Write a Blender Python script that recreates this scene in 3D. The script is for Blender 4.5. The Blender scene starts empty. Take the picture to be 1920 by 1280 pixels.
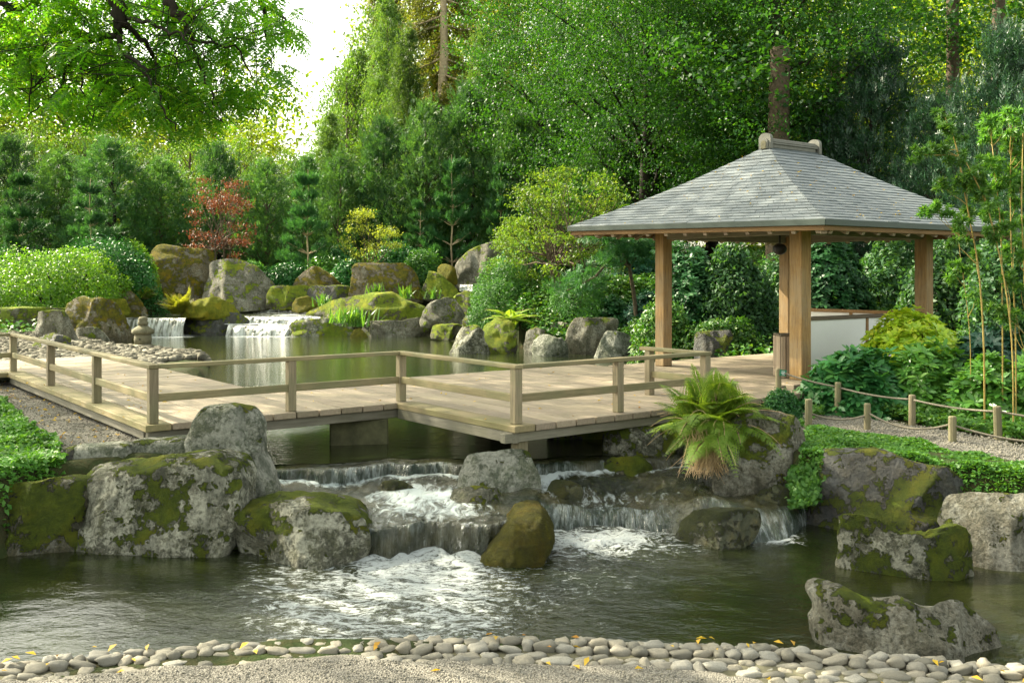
import bpy, bmesh, math, random
import numpy as np
from mathutils import Vector, Matrix

rng = np.random.default_rng(7)
random.seed(7)
sc = bpy.context.scene
COL = sc.collection

# ------------------------------------------------------------------ camera, sky, sun, exposure
CAMZ = 1.6
HOR = 515.0
F = 1866.67
cd = bpy.data.cameras.new('camera')
cam = bpy.data.objects.new('camera', cd)
COL.objects.link(cam)
cam.location = (0, 0, CAMZ)
cam.rotation_euler = (math.radians(90), 0, 0)
cd.lens = 35.0
cd.sensor_width = 36.0
cd.shift_y = -(640 - HOR) / 1920.0
cd.clip_start = 0.1
cd.clip_end = 2000
sc.camera = cam

SUN_EL, SUN_AZ = math.radians(40), math.radians(-62)     # azimuth measured from +Y (into the picture) towards +X
world = bpy.data.worlds.new('World')
sc.world = world
world.use_nodes = True
wn = world.node_tree
bg = wn.nodes['Background']
sky = wn.nodes.new('ShaderNodeTexSky')
sky.sky_type = 'NISHITA'
sky.sun_disc = False
sky.sun_elevation = SUN_EL
sky.sun_rotation = SUN_AZ
sky.air_density = 1.0
sky.dust_density = 3.0
sky.ozone_density = 1.0
hz = wn.nodes.new('ShaderNodeHueSaturation')          # hazy, whitish sky
hz.inputs['Saturation'].default_value = 0.35
wn.links.new(sky.outputs[0], hz.inputs['Color'])
wb = wn.nodes.new('ShaderNodeMix'); wb.data_type = 'RGBA'; wb.blend_type = 'MULTIPLY'
wb.inputs[0].default_value = 1.0
wb.inputs[7].default_value = (1.03, 1.0, 0.82, 1)
wn.links.new(hz.outputs[0], wb.inputs[6])
wn.links.new(wb.outputs[2], bg.inputs[0])
bg.inputs[1].default_value = 0.15
sd = bpy.data.lights.new('sun', 'SUN')
sun = bpy.data.objects.new('sun', sd)
COL.objects.link(sun)
sd.energy = 4.3
sd.angle = math.radians(0.6)
sd.color = (1.0, 0.90, 0.68)
sdir = Vector((math.sin(SUN_AZ) * math.cos(SUN_EL), math.cos(SUN_AZ) * math.cos(SUN_EL), math.sin(SUN_EL)))
sun.rotation_euler = sdir.to_track_quat('Z', 'Y').to_euler()
sun.location = sdir * 90
sc.view_settings.view_transform = 'Standard'
sc.view_settings.look = 'None'
sc.view_settings.exposure = 1.85
sc.view_settings.gamma = 1.0
sc.render.engine = 'CYCLES'
sc.cycles.use_denoising = True
sc.cycles.max_bounces = 6
sc.cycles.diffuse_bounces = 3
sc.cycles.glossy_bounces = 3
sc.cycles.transmission_bounces = 4
sc.cycles.transparent_max_bounces = 6
sc.cycles.caustics_reflective = False
sc.cycles.caustics_refractive = False
sc.cycles.sample_clamp_indirect = 6

# ------------------------------------------------------------------ helpers
def U(px, py, z):
    """point of the horizontal plane z that the photograph shows at pixel px, py"""
    d = F * (CAMZ - z) / (py - HOR)
    return Vector(((px - 960) * d / F, d, z))
def Q(px, py, d):
    return Vector(((px - 960) * d / F, d, CAMZ - (py - HOR) * d / F))

def link(o, parent=None):
    COL.objects.link(o)
    if parent is not None:
        o.parent = parent
        o.matrix_parent_inverse = Matrix.Translation(-parent.location)
    return o
def tag(o, label=None, cat=None, group=None, kind=None):
    if label: o['label'] = label
    if cat: o['category'] = cat
    if group: o['group'] = group
    if kind: o['kind'] = kind
    return o
def empty(name, loc=(0, 0, 0)):
    o = bpy.data.objects.new(name, None)
    o.location = loc
    o.empty_display_size = 0.2
    COL.objects.link(o)
    return o
def np_mesh(name, V, Fc, smooth=False, mats=None, attrs=None):
    V = np.asarray(V, dtype=np.float32).reshape(-1, 3)
    Fc = np.asarray(Fc, dtype=np.int32)
    k = Fc.shape[1]
    me = bpy.data.meshes.new(name)
    me.vertices.add(len(V)); me.vertices.foreach_set('co', V.ravel())
    me.loops.add(Fc.size); me.loops.foreach_set('vertex_index', Fc.ravel())
    me.polygons.add(len(Fc))
    me.polygons.foreach_set('loop_start', np.arange(0, Fc.size, k, dtype=np.int32))
    me.polygons.foreach_set('loop_total', np.full(len(Fc), k, dtype=np.int32))
    if smooth:
        me.polygons.foreach_set('use_smooth', np.ones(len(Fc), dtype=bool))
    for a, v in (attrs or {}).items():
        at = me.attributes.new(a, 'FLOAT', 'POINT')
        at.data.foreach_set('value', np.asarray(v, dtype=np.float32).ravel())
    me.update(calc_edges=True)
    for m in (mats or []):
        me.materials.append(m)
    return me
def mk(name, me, parent=None):
    return link(bpy.data.objects.new(name, me), parent)
def grid_faces(nu, nv, wrap=False):
    """faces of a grid whose vertices are stored as [iv*nu + iu]"""
    iu = np.arange(nu if wrap else nu - 1)
    iv = np.arange(nv - 1)
    A, B = np.meshgrid(iu, iv)
    A2 = (A + 1) % nu
    return np.stack([B * nu + A, B * nu + A2, (B + 1) * nu + A2, (B + 1) * nu + A], -1).reshape(-1, 4)

# numpy value noise
_P = rng.integers(0, 2**31, size=4096).astype(np.int64)
def _hash(i, j, k):
    return (_P[(i + _P[(j + _P[k & 4095]) & 4095]) & 4095] & 0xffff) / 65535.0
def vnoise(p):
    p = np.asarray(p, float)
    f = np.floor(p).astype(np.int64)
    t = p - f
    t = t * t * (3 - 2 * t)
    r = 0
    for a in (0, 1):
        wa = t[..., 0] if a else 1 - t[..., 0]
        for b in (0, 1):
            wb = t[..., 1] if b else 1 - t[..., 1]
            for c in (0, 1):
                wc = t[..., 2] if c else 1 - t[..., 2]
                r = r + wa * wb * wc * _hash(f[..., 0] + a, f[..., 1] + b, f[..., 2] + c)
    return r * 2 - 1
def fbm(p, oct=4, gain=0.5, lac=2.03):
    p = np.asarray(p, float)
    s, a = 0, 1.0
    for i in range(oct):
        s = s + a * vnoise(p + 17.3 * i)
        p = p * lac
        a *= gain
    return s
def sstep(x, a, b):
    t = np.clip((x - a) / (b - a), 0, 1)
    return t * t * (3 - 2 * t)

# ------------------------------------------------------------------ material helpers
class NT:
    def __init__(s, name):
        s.m = bpy.data.materials.new(name)
        s.m.use_nodes = True
        s.t = s.m.node_tree
        s.t.nodes.clear()
        s.out = s.t.nodes.new('ShaderNodeOutputMaterial')
    def n(s, typ, **kw):
        nd = s.t.nodes.new(typ)
        for k, v in kw.items():
            if k.startswith('_'):
                setattr(nd, k[1:], v)
            else:
                key = int(k[1:]) if k[0] == 'i' and k[1:].isdigit() else k.replace('__', ' ')
                s.set(nd, key, v)
        return nd
    def set(s, nd, key, v):
        if isinstance(v, bpy.types.NodeSocket):
            s.t.links.new(v, nd.inputs[key])
        else:
            nd.inputs[key].default_value = v
    def noise(s, vec, scale, detail=3, rough=.55, dist=0):
        return s.n('ShaderNodeTexNoise', Vector=vec, Scale=scale, Detail=float(detail), Roughness=rough, Distortion=dist).outputs['Fac']
    def ramp(s, fac, stops, interp='LINEAR'):
        r = s.n('ShaderNodeValToRGB', Fac=fac)
        r.color_ramp.interpolation = interp
        e = r.color_ramp.elements
        while len(e) < len(stops): e.new(0.5)
        for k, (p, c) in enumerate(stops):
            e[k].position = p
            e[k].color = (c[0], c[1], c[2], 1) if not isinstance(c, (int, float)) else (c, c, c, 1)
        return r.outputs[0]
    def mix(s, fac, a, b, mode='MIX'):
        nd = s.t.nodes.new('ShaderNodeMix')
        nd.data_type = 'RGBA'
        nd.blend_type = mode
        def st(i, v):
            if isinstance(v, bpy.types.NodeSocket): s.t.links.new(v, nd.inputs[i])
            elif i == 0: nd.inputs[0].default_value = v
            else: nd.inputs[i].default_value = (*v[:3], 1) if not isinstance(v, (int, float)) else (v, v, v, 1)
        st(0, fac); st(6, a); st(7, b)
        return nd.outputs[2]
    def math(s, op, a, b=0.0, clamp=False):
        nd = s.t.nodes.new('ShaderNodeMath')
        nd.operation = op
        nd.use_clamp = clamp
        s.set(nd, 0, a); s.set(nd, 1, b)
        return nd.outputs[0]
    def coord(s, which='Object'):
        return s.n('ShaderNodeTexCoord').outputs[which]
    def mapping(s, vec, scale=(1, 1, 1), rot=(0, 0, 0), loc=(0, 0, 0)):
        return s.n('ShaderNodeMapping', Vector=vec, Scale=scale, Rotation=rot, Location=loc).outputs[0]
    def rand(s):
        return s.n('ShaderNodeObjectInfo').outputs['Random']
    def bump(s, h, strength=.3, dist=.02, normal=None):
        nd = s.n('ShaderNodeBump', Height=h, Strength=strength, Distance=dist)
        if normal is not None: s.set(nd, 'Normal', normal)
        return nd.outputs[0]
    def pbr(s, col, rough=.6, bump=None, spec=.5, **kw):
        b = s.n('ShaderNodeBsdfPrincipled')
        s.set(b, 'Base Color', col if isinstance(col, bpy.types.NodeSocket) else (*col[:3], 1))
        s.set(b, 'Roughness', rough)
        s.set(b, 'Specular IOR Level', spec)
        if bump is not None: s.set(b, 'Normal', bump)
        for k, v in kw.items(): s.set(b, k.replace('__', ' '), v)
        return b.outputs[0]
    def done(s, shader):
        s.t.links.new(shader, s.out.inputs[0])
        return s.m

def attr(t, name):
    return t.n('ShaderNodeAttribute', _attribute_name=name).outputs['Fac']

def leaf_mat(name, c1, c2, c3=None, trans=.35, rough=.45, spec=.35, tcol=None):
    t = NT(name)
    g = t.n('ShaderNodeNewGeometry')
    r = g.outputs['Random Per Island']
    c3 = c3 or c2
    col = t.ramp(r, [(0, c1), (.55, c2), (1, c3)])
    obj = t.coord()
    big = t.noise(obj, .9, 2)
    col = t.mix(t.ramp(big, [(.35, 0.0), (.7, .55)]), col, tuple(x * 1.5 for x in c2))
    hs = t.n('ShaderNodeHueSaturation', Color=col, Hue=.5, Saturation=1.0)
    t.set(hs, 'Value', t.math('ADD', t.math('MULTIPLY', t.rand(), .5), .75))
    col = hs.outputs[0]
    b = t.pbr(col, rough, spec=spec)
    tr = t.n('ShaderNodeBsdfTranslucent')
    tc = t.mix(1.0, col, tcol or (1.9, 1.75, .6), 'MULTIPLY')
    t.set(tr, 'Color', tc)
    mx = t.n('ShaderNodeMixShader', i0=trans, i1=b, i2=tr.outputs[0])
    return t.done(mx.outputs[0])

def rock_mat(name, base=(.20, .19, .165), dark=(.07, .07, .065), lichen=(.42, .42, .36), moss=.5, mosscol=(.25, .33, .02), moss2=(.13, .19, .016), lich=.5, tint=(.13, .12, .06), wet=0.0, mossall=0.0):
    t = NT(name)
    obj = t.coord()
    geo = t.n('ShaderNodeNewGeometry')
    off = t.n('ShaderNodeObjectInfo')
    vec = t.n('ShaderNodeVectorMath', _operation='ADD', i0=obj, i1=off.outputs['Location']).outputs[0]
    n1 = t.noise(vec, 1.7, 5, .6)
    n2 = t.noise(vec, 7.0, 5, .65)
    n3 = t.noise(vec, 30.0, 5, .75)
    col = t.mix(t.ramp(n1, [(.38, 0.0), (.60, 1.0)]), base, tuple(x * .45 for x in base))
    col = t.mix(t.ramp(n2, [(.42, 0.0), (.66, .8)]), col, tint)
    col = t.mix(t.ramp(n3, [(.38, .9), (.53, 0.0)]), col, dark)
    # lichen: pale crusts
    ln = t.noise(vec, 2.6, 6, .72)
    l2 = t.noise(vec, 15.0, 5, .75, .5)
    lf = t.ramp(t.math('ADD', t.math('MULTIPLY', ln, .55), t.math('MULTIPLY', l2, .45)), [(.515 - lich * .05, 0.0), (.575 - lich * .03, 1.0)])
    col = t.mix(t.math('MULTIPLY', lf, min(.85, lich)), col, t.mix(t.ramp(n3, [(.35, 0.0), (.6, 1.0)]), tuple(x * .62 for x in lichen), lichen))
    sp = t.ramp(t.noise(vec, 46.0, 3, .7), [(.62, 0.0), (.70, 1.0)])
    col = t.mix(t.math('MULTIPLY', sp, lich * .6), col, tuple(min(1, x * 1.15) for x in lichen))
    st = t.ramp(t.noise(t.mapping(vec, (3.0, 3.0, .7)), 1.6, 5, .7), [(.50, 0.0), (.66, .75)])
    col = t.mix(st, col, dark)
    # algae stain low on the stone
    # moss on upward faces and in blotches
    nz = t.n('ShaderNodeSeparateXYZ', Vector=geo.outputs['Normal']).outputs[2]
    mn = t.math('ADD', t.math('MULTIPLY', t.noise(vec, 1.9, 3, .6), .5), t.math('MULTIPLY', t.noise(vec, 7.5, 7, .75), .5))
    mm = t.math('ADD', t.math('MULTIPLY', t.math('ADD', nz, -.40), .62), t.math('MULTIPLY', t.math('SUBTRACT', mn, .5), 6.0))
    mm = t.math('ADD', mm, moss * 1.1 - .75 + mossall)
    mf = t.ramp(mm, [(.02, 0.0), (.14, 1.0)])
    mc = t.mix(t.ramp(t.noise(vec, 11, 4, .7), [(.35, 0.0), (.65, 1.0)]), mosscol, moss2)
    mc = t.mix(t.ramp(t.noise(vec, 3.2, 3), [(.5, 0.0), (.7, .7)]), mc, (mosscol[0] * 1.5, mosscol[1] * 1.15, mosscol[2]))
    col = t.mix(mf, col, mc)
    h = t.math('ADD', t.math('MULTIPLY', n2, .6), t.math('MULTIPLY', n3, .5))
    hm = t.math('MULTIPLY', t.noise(vec, 120.0, 3, .8), mf)
    bp = t.bump(h, 1.0, .09)
    bp = t.bump(hm, .8, .02, bp)
    rough = t.mix(mf, .82 - .6 * wet, .95)
    sh = t.pbr(col, rough, bp, spec=.35 + .3 * wet)
    return t.done(sh)

def wood_mat(name, axis='X', c1=(.36, .29, .21), c2=(.24, .20, .145), green=.0, gcol=(.15, .16, .075), rough=.75):
    t = NT(name)
    obj = t.coord()
    off = t.n('ShaderNodeObjectInfo')
    sc_ = {'X': (1.0, 14, 14), 'Y': (14, 1.0, 14), 'Z': (14, 14, 1.0)}[axis]
    v = t.mapping(obj, sc_, loc=(0, 0, 0))
    rr = t.n('ShaderNodeVectorMath', _operation='SCALE', i0=(13.1, 7.7, 5.3))
    t.set(rr, 'Scale', t.math('MULTIPLY', off.outputs['Random'], 9.0))
    v = t.n('ShaderNodeVectorMath', _operation='ADD', i0=v, i1=rr.outputs[0]).outputs[0]
    g = t.noise(v, 2.2, 6, .7, .3)
    f = t.noise(v, 9.0, 3, .6)
    col = t.mix(t.ramp(g, [(.32, 0.0), (.68, 1.0)]), c1, c2)
    col = t.mix(t.ramp(f, [(.60, 0.0), (.74, .55)]), col, tuple(x * .45 for x in c2))
    bl = t.noise(t.n('ShaderNodeVectorMath', _operation='ADD', i0=obj, i1=off.outputs['Location']).outputs[0], 1.7, 4, .65)
    col = t.mix(t.math('MULTIPLY', t.ramp(bl, [(.40, 0.0), (.62, 1.0)]), green), col, gcol)
    hs = t.n('ShaderNodeHueSaturation', Color=col, Hue=.5, Saturation=1.0)
    t.set(hs, 'Value', t.math('ADD', t.math('MULTIPLY', off.outputs['Random'], .35), .82))
    bp = t.bump(t.math('ADD', g, t.math('MULTIPLY', f, .4)), .35, .01)
    return t.done(t.pbr(hs.outputs[0], rough, bp, spec=.3))

M = {}
M['deck'] = wood_mat('deck_board_wood', 'Y', (.35, .285, .215), (.225, .18, .13), .3, (.20, .185, .10), .68)
M['deck_edge'] = wood_mat('deck_edge_wood', 'Y', (.30, .24, .14), (.20, .17, .09), .6, (.15, .15, .06))
M['rail'] = wood_mat('rail_wood', 'X', (.33, .27, .155), (.18, .15, .08), .6, (.16, .17, .085))
M['post'] = wood_mat('post_wood', 'Z', (.32, .26, .175), (.16, .13, .085), .45, (.17, .18, .09))
M['beam'] = wood_mat('beam_wood', 'X', (.27, .25, .20), (.15, .14, .11), .3, (.12, .12, .06))
M['pavpost'] = wood_mat('pavilion_post_wood', 'Z', (.42, .265, .11), (.17, .10, .038), .45, (.30, .25, .17))
M['pavrail'] = wood_mat('pavilion_rail_wood', 'X', (.27, .155, .065), (.16, .09, .04), .1)
M['raildark'] = wood_mat('weathered_rail_wood', 'X', (.15, .115, .08), (.09, .07, .05), .1)
M['rafter'] = wood_mat('rafter_wood', 'Y', (.34, .27, .21), (.22, .17, .12), .1)
M['slat'] = wood_mat('slat_wood', 'Z', (.40, .31, .23), (.27, .21, .15), .1)
M['stake'] = wood_mat('stake_wood', 'Z', (.25, .21, .13), (.15, .13, .08), .5, (.13, .14, .06))

def simple(name, col, rough=.7, scale=8.0, var=.25, bump=.2, spec=.3):
    t = NT(name)
    obj = t.coord()
    n = t.noise(obj, scale, 5, .65)
    c = t.mix(t.ramp(n, [(.3, 0.0), (.7, 1.0)]), tuple(x * (1 - var) for x in col), tuple(min(1, x * (1 + var)) for x in col))
    return t.done(t.pbr(c, rough, t.bump(n, bump, .01), spec))
M['plaster'] = simple('white_plaster', (.74, .75, .74), .8, 2.0, .04, .1)
M['concrete'] = simple('mossy_concrete', (.085, .085, .045), .9, 4.0, .5, .4)
M['gutter'] = simple('green_eave_metal', (.028, .048, .038), .5, 3.0, .15, .05, .5)
M['capwood'] = simple('grey_ridge_cap', (.155, .155, .135), .7, 9, .2, .2)
M['bark'] = simple('bark', (.10, .075, .05), .9, 9, .45, .8)
M['bark_pale'] = simple('pale_bark', (.42, .33, .21), .9, 8, .3, .6)
M['bark_dark'] = simple('dark_bark', (.022, .018, .012), .9, 9, .4, .8)
M['cane'] = simple('golden_cane', (.34, .25, .07), .5, 20, .3, .1)
M['rope'] = simple('rope', (.19, .17, .13), .9, 60, .35, .8)
M['signgreen'] = simple('sign_green', (.01, .16, .08), .4, 3, .05, 0)
M['white'] = simple('sign_white', (.8, .8, .8), .5, 3, .02, 0)
M['blackmetal'] = simple('black_plastic', (.015, .015, .015), .4, 5, .1, 0)
M['lantern'] = simple('lantern_stone', (.15, .14, .09), .9, 14, .35, .6)
M['straw'] = simple('dry_stalks', (.48, .34, .19), .8, 10, .35, .2)
M['soil'] = simple('soil', (.035, .028, .018), .95, 6, .5, .8)

def slate_mat():
    t = NT('slate_shingle')
    off = t.n('ShaderNodeObjectInfo')
    obj = t.coord()
    n = t.noise(obj, 3.0, 5, .7)
    n2 = t.noise(obj, 26.0, 4, .7)
    at = attr(t, 'tone')
    rr = t.math('ADD', t.math('MULTIPLY', off.outputs['Random'], .6), t.math('MULTIPLY', at, .4))
    c = t.mix(rr, (.105, .13, .145), (.145, .17, .185))
    c = t.mix(t.ramp(n, [(.4, 0.0), (.7, .3)]), c, (.20, .20, .18))
    c = t.mix(t.ramp(n2, [(.55, 0.0), (.7, .25)]), c, (.3, .29, .25))
    return t.done(t.pbr(c, .52, t.bump(n2, .25, .006), spec=.5))
M['slate'] = slate_mat()

def gravel_mat(name, a, b, c, scale=55.0):
    t = NT(name)
    obj = t.coord()
    v = t.n('ShaderNodeTexVoronoi', Vector=obj, Scale=scale)
    big = t.noise(obj, 1.3, 4, .6)
    rnd = t.n('ShaderNodeSeparateColor', Color=v.outputs['Color']).outputs[0]
    col = t.ramp(rnd, [(0, a), (.5, b), (1, c)])
    col = t.mix(t.ramp(v.outputs['Distance'], [(.35, 0.0), (.75, .75)]), col, tuple(x * .35 for x in a))
    col = t.mix(t.ramp(big, [(.45, 0.0), (.7, .45)]), col, tuple(x * .75 for x in b))
    h = t.math('SUBTRACT', 1.0, v.outputs['Distance'])
    return t.done(t.pbr(col, .9, t.bump(h, .8, .015), spec=.2))
M['gravel'] = gravel_mat('path_gravel', (.16, .15, .125), (.25, .235, .20), (.36, .34, .295), 95.0)
def ground_mat():
    t = NT('garden_soil')
    obj = t.coord()
    n = t.noise(obj, 1.2, 6, .65)
    n2 = t.noise(obj, 14, 5, .7)
    col = t.mix(t.ramp(n, [(.35, 0.0), (.65, 1.0)]), (.035, .035, .018), (.03, .055, .012))
    col = t.mix(t.ramp(n2, [(.45, 0.0), (.7, .6)]), col, (.075, .05, .025))
    return t.done(t.pbr(col, .95, t.bump(n2, .8, .05), spec=.15))
M['ground'] = ground_mat()
def cobble_mat():
    t = NT('cobble_stone')
    off = t.n('ShaderNodeObjectInfo')
    obj = t.coord()
    vec = t.n('ShaderNodeVectorMath', _operation='ADD', i0=obj, i1=off.outputs['Location']).outputs[0]
    rr = t.math('FRACT', t.math('ADD', off.outputs['Random'], attr(t, 'tone')))
    col = t.ramp(rr, [(0, (.12, .115, .095)), (.3, (.22, .205, .165)), (.55, (.30, .27, .21)), (.8, (.18, .175, .155)), (1, (.34, .325, .28))])
    n = t.noise(vec, 14, 5, .7)
    col = t.mix(t.ramp(n, [(.42, 0.0), (.7, .6)]), col, (.13, .125, .09))
    n2 = t.noise(vec, 90, 3, .7)
    col = t.mix(t.ramp(n2, [(.58, 0.0), (.7, .4)]), col, (.42, .40, .34))
    return t.done(t.pbr(col, .75, t.bump(t.math('ADD', n, t.math('MULTIPLY', n2, .3)), .4, .01), spec=.35))
M['cobble'] = cobble_mat()
M['pebble'] = gravel_mat('beach_pebble', (.13, .12, .09), (.20, .185, .145), (.28, .26, .21), 3.0)

def water_mat(name, deep=(.030, .034, .014), shallow=(.075, .066, .028), ripple=(1.0, 1.0, 1.0), strength=.25, scale=5.0, clear=.35, dist=.05, with_foam_glint=True, bscale=0.5):
    t = NT(name)
    obj = t.coord()
    v = t.mapping(obj, ripple)
    n1 = t.noise(v, scale, 4, .55, .4)
    n2 = t.noise(v, scale * 3.7, 3, .6, .6)
    n3 = t.noise(obj, .8, 2)
    turb = attr(t, 'turb')
    h = t.math('ADD', n1, t.math('MULTIPLY', n2, .35))
    amp = t.math('ADD', strength, turb)
    nd = t.n('ShaderNodeBump', Height=h, Distance=dist)
    t.set(nd, 'Strength', t.math('MINIMUM', amp, 1.0))
    bp = nd.outputs[0]
    depthn = t.noise(obj, bscale, 4, .6)
    col = t.mix(t.ramp(depthn, [(.35, 0.0), (.7, 1.0)]), deep, shallow)
    diff = t.pbr(col, .9, spec=0.0)
    tr = t.n('ShaderNodeBsdfTransparent', Color=(.42, .42, .26, 1))
    body = t.n('ShaderNodeMixShader', i0=clear, i1=diff, i2=tr.outputs[0])
    gl = t.n('ShaderNodeBsdfGlossy', Color=(1, 1, 1, 1), Roughness=.03, Normal=bp)
    fr = t.n('ShaderNodeFresnel', IOR=1.33, Normal=bp).outputs[0]
    fr = t.math('MULTIPLY', fr, 1.25, True)
    w = t.n('ShaderNodeMixShader', i0=fr, i1=body.outputs[0], i2=gl.outputs[0])
    res = w.outputs[0]
    if with_foam_glint:
        foam_glint = attr(t, 'foam_glint')
        fn = t.noise(t.mapping(obj, (1.0, 1.9, 1.0)), 6.0, 6, .70, 1.4)
        fn2 = t.noise(obj, 38, 3, .7, .6)
        fx = t.math('ADD', t.math('MULTIPLY', foam_glint, 1.15), t.math('MULTIPLY', t.math('SUBTRACT', t.math('ADD', t.math('MULTIPLY', fn, .75), t.math('MULTIPLY', fn2, .25)), .5), 4.6))
        fm = t.math('MULTIPLY', t.ramp(fx, [(.50, 0.0), (1.45, 1.0)]), t.ramp(foam_glint, [(.03, 0.0), (.25, 1.0)]))
        fb = t.pbr((.50, .54, .54), .5, t.bump(t.math('ADD', fn, fn2), .8, .05), spec=.4)
        res = t.n('ShaderNodeMixShader', i0=fm, i1=res, i2=fb).outputs[0]
    return t.done(res)
M['pool'] = water_mat('pool_water', (.010, .018, .006), (.036, .040, .012), (1.0, 1.6, 1.0), .13, 5.5, .35)
M['pond'] = water_mat('pond_water', (.014, .024, .008), (.036, .042, .012), (1.0, 3.4, 1.0), .30, 5.0, .15, dist=.014, with_foam_glint=True)

def fall_mat(name='falling_water'):
    """steep stream water: strands of white water over dark green wet rock"""
    t = NT(name)
    obj = t.coord()
    st = t.noise(t.mapping(obj, (19, 4.5, 3.2)), 1.0, 6, .72, .9)
    st2 = t.noise(t.mapping(obj, (70, 8, 4.0)), 1.0, 3, .6)
    fl = t.noise(t.mapping(obj, (9, 4, 4)), 1.0, 5, .7, 1.0)
    steep = attr(t, 'steep')
    turb = attr(t, 'turb')
    foam_glint = attr(t, 'foam_glint')
    low = t.noise(obj, 2.2, 3)
    body = t.mix(t.ramp(low, [(.4, 0.0), (.65, 1.0)]), (.014, .021, .009), (.055, .05, .018))
    body = t.mix(t.math('MULTIPLY', steep, .6), body, (.035, .065, .05))
    hh = t.mix(steep, fl, st)
    nd = t.n('ShaderNodeBump', Height=hh, Distance=.09)
    t.set(nd, 'Strength', t.math('MINIMUM', t.math('ADD', .25, turb), 1.0))
    bp = nd.outputs[0]
    diff = t.pbr(body, .8, bp, spec=0)
    tr = t.n('ShaderNodeBsdfTransparent', Color=(.5, .5, .35, 1))
    b2 = t.n('ShaderNodeMixShader', i0=.12, i1=diff, i2=tr.outputs[0])
    gl = t.n('ShaderNodeBsdfGlossy', Color=(1, 1, 1, 1), Roughness=.06, Normal=bp)
    fr = t.math('MULTIPLY', t.n('ShaderNodeFresnel', IOR=1.36, Normal=bp).outputs[0], 1.6, True)
    w = t.n('ShaderNodeMixShader', i0=fr, i1=b2.outputs[0], i2=gl.outputs[0])
    s = t.math('ADD', t.math('MULTIPLY', st, .7), t.math('MULTIPLY', st2, .3))
    wf = t.math('MULTIPLY', t.ramp(t.math('ADD', s, t.math('MULTIPLY', t.math('SUBTRACT', low, .5), .35)), [(.48, 0.0), (.70, 1.0)]), steep)
    f2 = t.math('MULTIPLY', t.ramp(t.math('ADD', t.math('MULTIPLY', foam_glint, 1.0), t.math('MULTIPLY', t.math('SUBTRACT', fl, .5), 2.4)), [(.45, 0.0), (.9, 1.0)]), t.ramp(foam_glint, [(.03, 0.0), (.2, 1.0)]))
    wf = t.math('MAXIMUM', t.math('MULTIPLY', wf, .8), f2)
    fb = t.pbr((.50, .56, .56), .5, bp, spec=.5)
    return t.done(t.n('ShaderNodeMixShader', i0=wf, i1=w.outputs[0], i2=fb).outputs[0])
M['fall'] = fall_mat()

# rock materials
RM = {
 'lichen_mossy': rock_mat('lichened_mossy_rock', base=(.22, .215, .16), dark=(.04, .045, .03), lichen=(.50, .50, .40), moss=.66, lich=.85, tint=(.10, .105, .05)),
 'very_mossy': rock_mat('bright_mossy_rock', base=(.22, .215, .16), dark=(.04, .045, .03), lichen=(.50, .50, .40), moss=1.0, lich=.7, tint=(.10, .105, .05)),
 'mossy': rock_mat('mossy_rock', base=(.16, .15, .10), dark=(.04, .04, .025), moss=1.0, lich=.4),
 'moss': rock_mat('moss_covered_rock', base=(.14, .12, .07), moss=1.2, lich=.1, mosscol=(.20, .19, .016), moss2=(.11, .11, .012), mossall=.25),
 'grey': rock_mat('grey_green_rock', base=(.19, .21, .15), dark=(.06, .075, .05), moss=.25, lich=.9, tint=(.16, .17, .11)),
 'slab': rock_mat('pale_grey_rock', base=(.24, .23, .175), dark=(.06, .06, .04), moss=.5, lich=.5, tint=(.19, .17, .12)),
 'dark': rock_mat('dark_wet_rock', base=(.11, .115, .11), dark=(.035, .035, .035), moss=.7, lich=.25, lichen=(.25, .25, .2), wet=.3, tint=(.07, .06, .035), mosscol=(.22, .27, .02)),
 'mossbright': rock_mat('bright_moss_hummock', base=(.14, .12, .07), moss=1.4, lich=.1, mosscol=(.30, .31, .02), moss2=(.17, .19, .015), mossall=.35),
 'wet': rock_mat('wet_brown_rock', base=(.09, .10, .035), dark=(.035, .045, .02), moss=.9, lich=.1, wet=.8, tint=(.17, .14, .04), mosscol=(.10, .12, .014), moss2=(.06, .08, .01)),
 'sun': rock_mat('brown_mossy_rock', base=(.24, .20, .13), dark=(.07, .06, .035), moss=.8, lich=.4, tint=(.20, .16, .085), mosscol=(.22, .19, .012), moss2=(.09, .10, .01)),
}
# ------------------------------------------------------------------ terrain
def polydist(P, poly):
    """signed distance to polygon, negative inside; P (N,2)"""
    poly = np.asarray(poly, float)
    n = len(poly)
    d = np.full(len(P), 1e9)
    inside = np.zeros(len(P), bool)
    for i in range(n):
        a, b = poly[i], poly[(i + 1) % n]
        ab = b - a
        t = np.clip(((P - a) @ ab) / (ab @ ab), 0, 1)
        d = np.minimum(d, np.hypot(*(P - (a + t[:, None] * ab)).T))
        c = ((a[1] > P[:, 1]) != (b[1] > P[:, 1])) & (P[:, 0] < (b[0] - a[0]) * (P[:, 1] - a[1]) / (b[1] - a[1] + 1e-12) + a[0])
        inside ^= c
    return np.where(inside, -d, d)
def uxy(px, py, z):
    p = U(px, py, z)
    return (p.x, p.y)
POOL = [(-14, 4.9), (-6, 5.55), (-3.2, 6.15), (-1.5, 6.40), (0, 6.42), (1.5, 6.28), (2.3, 6.15), (3.2, 5.9), (4.4, 5.2), (9, 4.0), (14, 6.0), (9, 8.6), (5.6, 8.9), (4.2, 9.9), (3.0, 10.4), (2.6, 11.4), (1.9, 12.2), (-2.6, 12.2), (-2.9, 10.5), (-3.4, 10.2), (-4.5, 9.85), (-4.7, 9.0), (-6, 8.9), (-14, 8.4)]
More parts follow.
